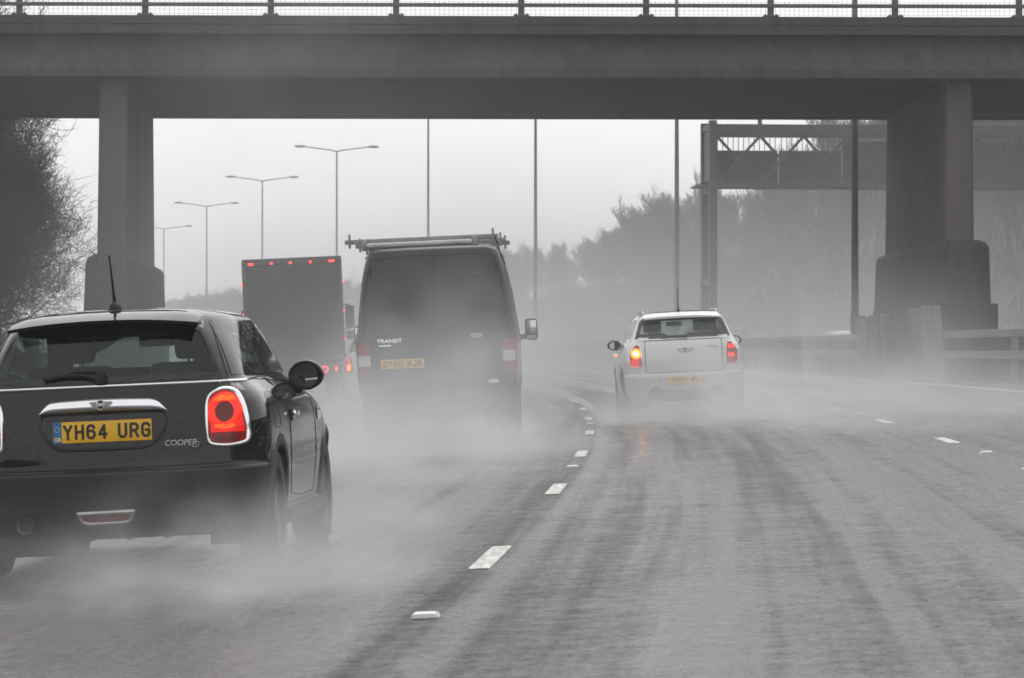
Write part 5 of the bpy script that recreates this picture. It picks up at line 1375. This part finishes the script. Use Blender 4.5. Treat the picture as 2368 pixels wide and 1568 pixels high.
def make_crossover(name, label, X, Y, yaw, paint, lights, detail=True, plate=None, group=None, flip=False, zoff=0.0, scale=1.0):
    car = thing(name, label, 'car', (X, Y, gz_x(X, Y) + zoff), (0, -math.atan(FALL), yaw) if not flip else (0, math.atan(FALL), yaw), group)
    car.scale = (scale, scale, scale)
    step = 0.026 if detail else 0.05
    zs = list(np.arange(0.24, 0.60, step)) + [0.62, 0.635, 0.65, 0.66] + list(np.arange(0.69, 1.47, step)) + [1.48, 1.495, 1.51, 1.523, 1.535, 1.544, 1.552, 1.558]
    sh = Shell(CX_ROWS, zs, taper=0.045, ns=56 if detail else 34)
    WR, WZ, YR, YF = 0.365, 0.335, 0.78, 3.37
    rw = rpoly([(-0.70, 1.155), (0.70, 1.155), (0.60, 1.462), (-0.60, 1.462)], [0.03, 0.03, 0.07, 0.07], 5, 7); rwh = inset(rw, 0.025)
    qw = rpoly([(0.55, 1.17), (1.70, 1.16), (1.70, 1.445), (0.70, 1.45)], [0.05, 0.02, 0.02, 0.05], 4, 6); dw = rpoly([(1.74, 1.16), (2.70, 1.15), (2.34, 1.435), (1.74, 1.445)], [0.02, 0.05, 0.03, 0.02], 4, 6)
    ws = rpoly([(-0.65, 1.19), (0.65, 1.19), (0.53, 1.455), (-0.53, 1.455)], 0.05, 4, 6)
    rh, qh, dh, wh = rwh, inset(qw, 0.022), inset(dw, 0.022), inset(ws, 0.022)
    def classify(c, n):
        x, y, z = c
        if abs(n[0]) > 0.3 and z < 0.76:
            for yc in (YR, YF):
                if (y - yc) ** 2 + (z - WZ) ** 2 < WR ** 2 and abs(x) > 0.5: return None
        if n[1] < -0.25 and y < 0.6 and in_poly(x, z, rh): return None
        if abs(n[0]) > 0.45 and z > 1.1 and (in_poly(y, z, qh) or in_poly(y, z, dh)): return None
        if n[1] > 0.15 and y > 2 and z > 1.15 and in_poly(x, z, wh): return None
        if z > 1.485: return 'roof'
        if z < 0.645 and y < 0.36: return 'bumper'
        if abs(n[0]) > 0.45 and 1.74 < y < 2.78 and 0.42 < z < 1.12: return 'fr' if x > 0 else 'fl'
        if abs(n[0]) > 0.45 and 0.98 < y < 1.70 and 0.42 < z < 1.12: return 'rr' if x > 0 else 'rl'
        if n[1] < -0.5 and y < 0.3 and abs(x) < 0.545 and 0.66 < z < 1.14: return 'boot'
        return 'body'
    p = sh.parts(classify)
    body = sh.build('body', p['body'], paint, car); roof = sh.build('roof', p['roof'], paint, car); bum = sh.build('bumper', p['bumper'], paint, car); boot = sh.build('tailgate', p['boot'], paint, car)
    dd = {k: sh.build('door', p[k], paint, car) for k in ('fr', 'fl', 'rr', 'rl')}
    mb = MB(); mb.box((0, 2.0, 0.30), (1.5, 2.4, 0.06)); mb.box((0, 0.5, 0.34), (1.2, 0.6, 0.08), 0.02); mb.build('underside', M['matt_black'], car, None)
    rg = sh.patch('rear_window', rw, 'rear', M['glass'], car, 0.004, 6); sh.ring('pane_border', rw, inset(rw, 0.045), 'rear', M['gloss_black'], rg, 0.002, 0.0)
    sh.patch('windscreen', ws, 'front', M['glass_clear'], car, 0.004, 5)
    for s in ('right', 'left'):
        sg = 1 if s == 'right' else -1
        for q, k in ((qw, 'rr' if sg > 0 else 'rl'), (dw, 'fr' if sg > 0 else 'fl')):
            g = sh.patch('door_window', q, s, M['glass_side'], dd[k], 0.004, 5); sh.ring('pane_border', q, inset(q, 0.028), s, M['gloss_black'], g, 0.002, 0.0)
        for yc in (YR, YF):
            arch_trim(sh, car, s, yc, WZ, WR - 0.012, WR + 0.055, M['black_plastic']); wheel_well(car, yc, WZ, WR + 0.01, sg * 0.5, sg * 0.83); wheel(car, sg * 0.872, yc, 0.335, 0.21, 0.22, 5, sg)
        mb = MB(); mb.box((sg * 0.845, 2.07, 0.30), (0.075, 1.86, 0.11), 0.03); mb.build('sill', M['black_plastic'], car)
        round_mirror(car, sg * 0.915, 2.42, 1.085, sg, 0.105, 0.078, M['matt_black'], arm=0.07)
        mb = MB(); sh.line(mb, [(0.42, 1.132), (0.9, 1.138), (1.7, 1.136), (2.75, 1.122)], s, 0.007, 0.002, seg=6); mb.build('belt_trim', M['chrome'], car)
        mb = MB(); sh.line(mb, [(1.72, 1.15), (1.71, 0.8), (1.72, 0.45)], s, 0.004, -0.001); sh.line(mb, [(0.96, 1.12), (1.0, 0.85), (1.12, 0.62), (1.2, 0.45)], s, 0.004, -0.001); mb.build('door_gap', M['seam'], body)
        for y in (1.12, 1.84): L, n = sh.hit(y, 0.985, s, 0.022); mb = MB(); mb.box(tuple(L), (0.026, 0.19, 0.03), 0.012); mb.build('door_handle', M['chrome'], dd[('rr' if y < 1.5 else 'fr') if sg > 0 else ('rl' if y < 1.5 else 'fl')])
        # roof rail
        pts = []
        for y in np.linspace(0.62, 2.1, 9):
            L, _ = sh.hit(sg * (0.55 - 0.03 * abs(y - 1.2)), y, 'top', 0.0); h = 0.05 if 0.66 < y < 2.05 else 0.005
            pts.append((L.x, L.y, L.z + h))
        mb = MB(); mb.tube(pts, 0.014, 8); mb.build('roof_rail', M['dull_metal'], car)
        # tail light
        O = rpoly([(0.61 * sg, 0.735), (0.80 * sg, 0.77), (0.795 * sg, 0.96), (0.695 * sg, 1.085), (0.635 * sg, 1.075), (0.612 * sg, 0.95)], [0.04, 0.05, 0.08, 0.04, 0.04, 0.06], 5, 4)
        tl = sh.patch('tail_light', O, 'rear', M['red_dim'], car, 0.007, 4, 0.006)
        if detail: sh.ring('light_surround', [(0.70 * sg + (a - 0.70 * sg) * 1.03, 0.90 + (b - 0.90) * 1.03) for a, b in O], inset(O, 0.010), 'rear', M['chrome'], tl, 0.006, 0.006)
        if lights == 'indicate' and sg < 0:
            c = lambda r, cx=-0.690, cz=0.95, n=24: [(cx + r * math.cos(2 * PI * k / n), cz + r * math.sin(2 * PI * k / n)) for k in range(n)]
            sh.ring('indicator_halo', c(0.076), c(0.030), 'rear', M['amber_soft'], tl, 0.012, 0.004); sh.patch('indicator', c(0.037), 'rear', M['amber_lit'], tl, 0.016, 2)
            sh.patch('lower_lens', rpoly([(-0.655, 0.745), (-0.775, 0.77), (-0.775, 0.87), (-0.655, 0.87)], 0.02, 3, 2), 'rear', M['red_lens'], tl, 0.011, 2)
            L, n = sh.hit(2.95, 0.93, 'left', 0.012); mb = MB(); mb.box(tuple(L), (0.02, 0.09, 0.03), 0.006); mb.build('side_repeater', M['amber_far'], body)
        elif lights == 'far_amber' and sg < 0:
            sh.patch('indicator', rpoly([(-0.665, 0.80), (-0.74, 0.80), (-0.74, 0.93), (-0.665, 0.93)], 0.02, 3, 2), 'rear', M['amber_far'], tl, 0.012, 2); sh.patch('lit_lens', rpoly([(-0.665, 0.96), (-0.72, 0.96), (-0.72, 1.04), (-0.665, 1.04)], 0.01, 3, 2), 'rear', M['red_glow'], tl, 0.012, 2)
        elif lights != 'none':
            cx, cz = 0.692 * sg, 0.945; mm = M['red_marker'] if lights == 'far_red' else M['red_glow']
            for a, b in ((0.975, 1.035), (0.855, 0.915)): sh.patch('lit_lens', rpoly([(cx - 0.045, a), (cx + 0.045, a), (cx + 0.04, b), (cx - 0.045 + (0.0), b)], 0.015, 3, 2), 'rear', mm, tl, 0.012, 2)
            sh.patch('light_centre', [(cx + 0.05 * math.cos(2 * PI * k / 20), cz + 0.036 * math.sin(2 * PI * k / 20)) for k in range(20)], 'rear', M['dark_red'], tl, 0.014, 2)
    mb = MB(); sh.line(mb, [(-0.66, 1.138), (-0.3, 1.140), (0, 1.141), (0.3, 1.140), (0.66, 1.138)], 'rear', 0.007, 0.002, seg=6); mb.build('belt_trim', M['chrome'], car)
    if detail:
        gl = rpoly([(-0.56, 1.13), (-0.565, 0.66), (0.565, 0.66), (0.56, 1.13)], [0.01, 0.07, 0.07, 0.01], 6, 7); mb = MB(); sh.line(mb, gl, 'rear', 0.0055, 0.0, True); mb.build('tailgate_gap', M['seam'], boot)
        winged_badge(sh, 'badge', boot, 0.02, 0.975, 0.26, 'rear', 'MINI', M['dull_metal'])
        sh.text('model_lettering', 'COOPER', 0.41, 1.015, 0.042, 'rear', M['dull_metal'], boot, 0.006, shear=0.18, bold=0.001); sh.text('model_lettering', 'D', 0.45, 0.965, 0.040, 'rear', M['dull_metal'], boot, 0.006, shear=0.18, bold=0.001)
        for x in (-0.43, 0.47):
            e = [(x + 0.12 * math.cos(2 * PI * k / 24), 0.355 + 0.095 * math.sin(2 * PI * k / 24)) for k in range(24)]; e = [(a, max(b, 0.265)) for a, b in e]
            sh.patch('exhaust_cutout', e, 'rear', M['matt_black'], bum, 0.005, 3); mb = MB(); mb.lathe([(0.04, 0.05), (0.05, 0.05), (0.05, -0.01), (0.042, -0.014), (0.04, 0.05)], (x, 0.10, 0.33), 'y', 20); mb.build('exhaust_pipe', M['dull_metal'], bum)
        mb = MB(); sh.line(mb, [(-0.62, 0.40), (-0.30, 0.385), (0.0, 0.38), (0.30, 0.385), (0.62, 0.40)], 'rear', 0.006, 0.0); mb.build('bumper_gap', M['seam'], bum)
        # roof spoiler, aerial, wiper
        vs, fs = [], []; nx, ny = 20, 6
        for i in range(nx + 1):
            x = -0.55 + 1.1 * i / nx; t = abs(x) / 0.55
            for k in range(ny + 1):
                q = k / ny; y = 0.19 + 0.06 * t ** 2 + (0.52 - 0.19 - 0.06 * t ** 2) * q; L, _ = sh.hit(x * 0.94, 0.54, 'top', 0.004); z = 1.480 - 0.02 * t ** 2 + ((L.z if L else 1.53) - 1.480 + 0.02 * t ** 2) * (1 - (1 - q) ** 1.6); vs.append((x, y, z))
        n1 = len(vs); vs += [(a, b + 0.004, c - 0.03 * (1 - (b - 0.19) / 0.36)) for a, b, c in vs]
        for i in range(nx):
            for k in range(ny): a = i * (ny + 1) + k; fs.append((a, a + ny + 1, a + ny + 2, a + 1)); fs.append((n1 + a + 1, n1 + a + ny + 2, n1 + a + ny + 1, n1 + a))
            a = i * (ny + 1); fs.append((a, n1 + a, n1 + a + ny + 1, a + ny + 1))
        sp = mesh_obj('roof_spoiler', vs, fs, paint, car, smooth=40)
        mb = MB(); L, _ = sh.hit(-0.02, 0.66, 'top'); v2, f2 = ball((0, 0, 0), (1, 1, 1), 12, 8); mb.add([(-0.02 + v[0] * 0.03, 0.64 + v[1] * 0.05, L.z + max(0, v[2]) * 0.04) for v in v2], f2); mb.tube([(-0.02, 0.64, L.z + 0.03), (-0.022, 0.58, L.z + 0.2), (-0.024, 0.52, L.z + 0.36)], [0.009, 0.006, 0.004], 6); mb.build('aerial', M['matt_black'], car)
        wp = MB(); sh.line(wp, [(0.0, 1.165), (-0.10, 1.185), (-0.30, 1.172)], 'rear', 0.010, 0.02); sh.line(wp, [(0.0, 1.165), (0.06, 1.18)], 'rear', 0.02, 0.02); wp.build('rear_wiper', M['matt_black'], rg)
        mb = MB(); sh.line(mb, [(-0.60, 0.62), (-0.4, 0.63), (0, 0.64), (0.4, 0.63), (0.60, 0.62)], 'top', 0.008, 0.0); mb.build('roof_gap', M['seam'], roof)
        number_plate(car, Vector((0.03, sh.hit(0.03, 0.545, 'rear', 0.014)[0].y, 0.545)), plate)
        seat(car, 0.37, 1.85, 0.58); seat(car, -0.37, 1.85, 0.58)
        mb = MB(); mb.box((0, 0.72, 0.92), (1.2, 0.12, 0.44), 0.05); rs = mb.build('rear_seat', M['fabric'], car)
        for s in (-1, 1): mb = MB(); mb.box((s * 0.36, 0.70, 1.18), (0.25, 0.08, 0.13), 0.035); mb.build('headrest', M['fabric'], rs)
        mb = MB(); mb.prism([(2.35, 0.7), (2.40, 1.07), (2.55, 1.12), (2.95, 1.14), (2.95, 0.7)], -0.70, 0.70, 'x'); mb.build('dashboard', M['matt_black'], car, None)
        mb = MB(); mb.box((0.0, 2.30, 1.375), (0.24, 0.03, 0.07), 0.02); mb.tube([(0, 2.32, 1.39), (0, 2.38, 1.45)], 0.01, 6); mb.build('cabin_mirror', M['matt_black'], car)
    return car
make_crossover('crossover_car', 'white crossover car with its left indicator flashing amber', 2.545, 53.5, 0.012, M['white_paint'], 'indicate', True, 'YH60 WRJ')
make_crossover('estate_car', 'pale car with an amber indicator between the box lorry and the dark van', -2.68, 77.0, -0.006, M['silver_paint'], 'far_amber', False)
make_crossover('distant_car', 'distant dark car with one red tail light beside the white crossover', 6.05, 112.0, 0.06, M['grey_paint'], 'far_red', False)
make_crossover('oncoming_car', 'pale car roof showing over the crash barrier on the opposite carriageway', 13.35, 150.0, PI + 0.08, M['silver_paint'], 'none', False, flip=True)

# ------------------------------------------------------------------ box lorry
def make_truck():
    X, Y = -5.36, 92.0
    tr = thing('box_lorry', 'grey box lorry outlined with red marker lights', 'lorry', (X, Y, gz_x(X, Y)), tilt(0.046))
    H0, H1, W, L = 1.02, 3.62, 1.25, 7.2
    MB().box((0, L / 2 + 0.06, (H0 + H1) / 2), (2 * W - 0.05, L - 0.1, H1 - H0 - 0.03), 0.05).build('box_body', M['truck_grey'], tr)
    fr = MB()
    fr.box((0, 0.05, H1 - 0.09), (2 * W, 0.16, 0.20), 0.05); fr.box((0, 0.05, H0 + 0.03), (2 * W, 0.14, 0.14), 0.02)
    for s in (-1, 1): fr.box((s * (W - 0.055), 0.05, (H0 + H1) / 2), (0.11, 0.15, H1 - H0 - 0.1), 0.03)
    frame = fr.build('rear_frame', M['truck_red'], tr)
    sh = MB()
    for s in (-1, 1): sh = MB(); sh.box((s * (W - 0.11) / 2, 0.02, (H0 + H1) / 2 - 0.05), (W - 0.125, 0.04, H1 - H0 - 0.30), 0.012); sh.build('rear_door', M['truck_grey'], tr)
    def lamp(x, z, w, h, m='red_marker'): mb = MB(); mb.box((x, -0.035, z), (w, 0.03, h), 0.008); mb.build('marker_light', M[m], frame)
    lamp(-1.02, H1 - 0.12, 0.13, 0.045); lamp(1.0, H1 - 0.12, 0.13, 0.045)
    for x in (-0.5, -0.03, 0.47): lamp(x, H1 - 0.12, 0.055, 0.045)
    for s in (-1, 1):
        for z in (3.0, 2.25, 1.55): mb = MB(); mb.box((s * (W + 0.012), 0.06, z), (0.03, 0.07, 0.05), 0.008); mb.build('marker_light', M['red_marker'], frame)
    mb = MB(); mb.box((0, 3.4, 0.80), (0.9, 6.6, 0.26)); mb.box((0, 0.05, 0.55), (2.3, 0.10, 0.14), 0.02)
    for s in (-1, 1): mb.box((s * 0.7, 0.09, 0.77), (0.08, 0.1, 0.36)); mb.box((s * 1.1, 3.6, 0.75), (0.05, 2.6, 0.5), 0.01)
    mb.build('chassis', M['matt_black'], tr)
    lb = MB(); lb.box((0, 0.0, 0.80), (2.35, 0.06, 0.20), 0.015); lb = lb.build('light_bar', M['black_plastic'], tr)
    for s in (-1, 1):
        mb = MB(); mb.lathe([(0.055, 0), (0.085, 0), (0.085, -0.02), (0.055, -0.02), (0.055, 0)], (s * 0.72, -0.03, 0.80), 'y', 18); mb.build('tail_lamp', M['tail_far'], lb)
        mb = MB(); mb.box((s * 1.0, -0.04, 0.80), (0.06, 0.02, 0.12), 0.006); mb.build('tail_lamp', M['tail_far'], lb)
        mb = MB(); mb.box((s * 1.22, -0.02, 0.97), (0.05, 0.04, 0.04), 0.006); mb.build('marker_light', M['tail_far'], lb)
    number_plate(tr, Vector((0, -0.04, 0.62)), 'DY60 GRO')
    for y in (1.9, 6.9):
        for s in (-1, 1): wheel(tr, s * 1.2, y, 0.48, 0.5 if y < 3 else 0.28, 0.28, 8, s)
    cab = MB(); cab.box((0, 8.35, 1.75), (2.36, 1.9, 2.5), 0.22); cab = cab.build('cab', M['truck_red'], tr)
    mb = MB(); mb.box((0, 9.29, 2.25), (2.0, 0.06, 0.9), 0.02); mb.build('windscreen', M['glass_dark'], cab)
    for s in (-1, 1):
        mb = MB(); mb.box((s * 1.42, 8.85, 2.17), (0.25, 0.14, 0.62), 0.05); mb.box((s * 1.42, 8.85, 1.66), (0.25, 0.13, 0.26), 0.05)
        mb.tube([(s * 1.15, 8.9, 2.52), (s * 1.42, 8.9, 2.50)], 0.02, 6); mb.tube([(s * 1.15, 8.9, 1.82), (s * 1.42, 8.9, 1.84)], 0.02, 6); mb.build('cab_mirror', M['matt_black'], cab)
        mb = MB(); mb.box((s * 1.185, 8.5, 2.2), (0.03, 0.9, 0.7), 0.01); mb.build('cab_window', M['glass_dark'], cab)
make_truck()

# ------------------------------------------------------------------ the wet air: thin even haze, and the spray thrown up by the traffic
HAZE = 0.0009
mb = MB(); mb.box((-60, 400, 8.3), (1300, 1000, 25.4)); haze = mb.build('haze', None, None, None)
m = NT('haze_air'); pv = m.n('ShaderNodeVolumePrincipled')
pv.inputs['Color'].default_value = (0.97, 0.975, 0.98, 1); pv.inputs['Density'].default_value = HAZE; pv.inputs['Anisotropy'].default_value = 0.25
haze.data.materials.append(m.vol(pv)); tag(haze, 'thin rain haze hanging over the whole motorway', 'haze', kind='stuff')

def spray_mat(name, half, dens, scale, stretch=(1, 1, 1), lo=0.35, hi=0.75, floor=0.0, zfall=1.0, ground=True, seedloc=(0, 0, 0), rate=1.0, power=1.0):
    m = NT(name); co = m.coord('Object')
    x, y, z = m.sep(co)
    px, py = m.math('DIVIDE', x, half[0]), m.math('DIVIDE', y, half[1])
    pz = m.math('DIVIDE', z, half[2])
    r2 = m.math('ADD', m.math('POWER', m.math('ABSOLUTE', px), 2.0), m.math('ADD', m.math('POWER', m.math('ABSOLUTE', py), 2.0), m.math('POWER', m.math('ABSOLUTE', pz), 2.0)))
    fall = m.ramp(r2, 1.0, 0.0)
    if power != 1.0: fall = m.math('POWER', fall, power)
    nz = m.noise(m.mapping(co, stretch, seedloc), scale, 2.5, 0.6, 0.0)
    nz = m.ramp(nz, lo, hi, floor, 1.0)
    dd = m.math('MULTIPLY', m.math('MULTIPLY', fall, nz), dens)
    if zfall: dd = m.math('MULTIPLY', dd, m.math('EXPONENT', m.math('MULTIPLY', z, -1.0 / zfall)))
    pv = m.n('ShaderNodeVolumePrincipled'); pv.inputs['Color'].default_value = (0.88, 0.88, 0.885, 1); pv.inputs['Anisotropy'].default_value = 0.2
    m.set(pv.inputs['Density'], dd)
    mt = m.vol(pv)
    mt.cycles.volume_step_rate = rate
    return mt

def spray(label, X, Y, half, dens, scale=0.8, yaw=0.0, z0=None, **kw):
    """spray cloud resting on the road: half ellipsoid of noise"""
    i = len([o for o in COL.objects if o.name.startswith('spray_cloud')])
    zg = gz_x(X, Y) if z0 is None else z0
    mb = MB(); hx, hy, hz = half
    mb.box((0, 0, hz / 2 - 0.06), (2 * hx, 2 * hy, hz + 0.12)); o = mb.build('spray_cloud', None, None, None)
    o.data.materials.append(spray_mat('spray', half, dens, scale, seedloc=(3.1 * i, 1.7 * i, 0.9 * i), **kw))
    o.location = (X, Y, zg); o.rotation_euler = tilt(yaw)
    return tag(o, label, 'spray', 'spray thrown up by the traffic', 'stuff')

spray('low white spray trailing from the rear wheels of the black hatchback', -1.35, 17.9, (1.15, 3.4, 0.75), 0.9, 1.6, 0, stretch=(1, 0.5, 1.6), lo=0.34, hi=0.66, zfall=0.35, rate=1.0)
spray('thin spray under the black hatchback and over the near left lane', -2.9, 16.4, (2.2, 4.6, 0.7), 0.20, 1.2, 0, stretch=(1, 0.6, 1.6), lo=0.3, hi=0.7, zfall=0.4)
spray('spray beside the front wheel of the black hatchback', -0.95, 22.5, (0.8, 3.0, 0.8), 0.6, 1.5, 0, stretch=(1, 0.5, 1.4), lo=0.32, hi=0.66, zfall=0.4)
spray('white plume swirling behind the dark van', -0.70, 40.4, (1.9, 4.4, 2.6), 0.68, 0.8, 0, stretch=(1, 0.7, 1.1), lo=0.34, hi=0.66, zfall=1.4)
spray('low spray spreading behind the dark van', -1.2, 37.0, (2.4, 9.5, 1.2), 0.50, 0.8, 0, stretch=(1, 0.5, 1.4), lo=0.3, hi=0.7, zfall=0.5)
spray('white plume around the wheels of the white crossover car', 2.85, 51.0, (2.1, 4.6, 1.7), 1.05, 0.9, 0, stretch=(1, 0.7, 1.2), lo=0.34, hi=0.66, zfall=0.6)
spray('low spray spreading behind the white crossover car', 4.5, 45.5, (3.3, 9.0, 1.0), 0.30, 0.8, 0, stretch=(1, 0.5, 1.4), lo=0.3, hi=0.7, zfall=0.45)
spray('spray drifting right of the white crossover car towards the central reserve', 6.0, 60.0, (3.4, 16.0, 2.8), 0.15, 0.5, 0, stretch=(1, 0.5, 1), lo=0.3, hi=0.7, zfall=1.2)
spray('spray cloud behind the box lorry and the pale car', -3.8, 78.0, (3.6, 16.0, 2.6), 0.10, 0.5, 0, stretch=(1, 0.5, 1), lo=0.3, hi=0.7, zfall=1.3)
spray('deep spray hanging over all lanes up to the overpass and beyond', 0.0, 120.0, (13.0, 88.0, 9.0), 0.036, 0.16, 0, stretch=(1, 0.5, 1), lo=0.25, hi=0.75, floor=0.35, zfall=2.6, z0=0.0, rate=0.6)
spray('tall drifting mist in front of the overpass left of centre', -4.0, 66.0, (7.5, 22.0, 10.5), 0.013, 0.26, 0, stretch=(1, 0.6, 1.2), lo=0.42, hi=0.66, floor=0.05, zfall=0, z0=0.0, rate=0.6)
spray('pale mist filling the cutting beyond the overpass', -12.0, 262.0, (92.0, 126.0, 24.0), 0.0066, 0.05, 0, stretch=(1, 0.6, 1), lo=0.25, hi=0.75, floor=0.6, zfall=11.0, z0=-1.5, rate=0.8)
spray('spray drifting over the opposite carriageway beneath the sign gantry', 15.0, 134.0, (15.0, 37.0, 14.0), 0.020, 0.16, 0, stretch=(1, 0.6, 1), lo=0.3, hi=0.7, floor=0.5, zfall=9.0, z0=0.2, rate=0.7)
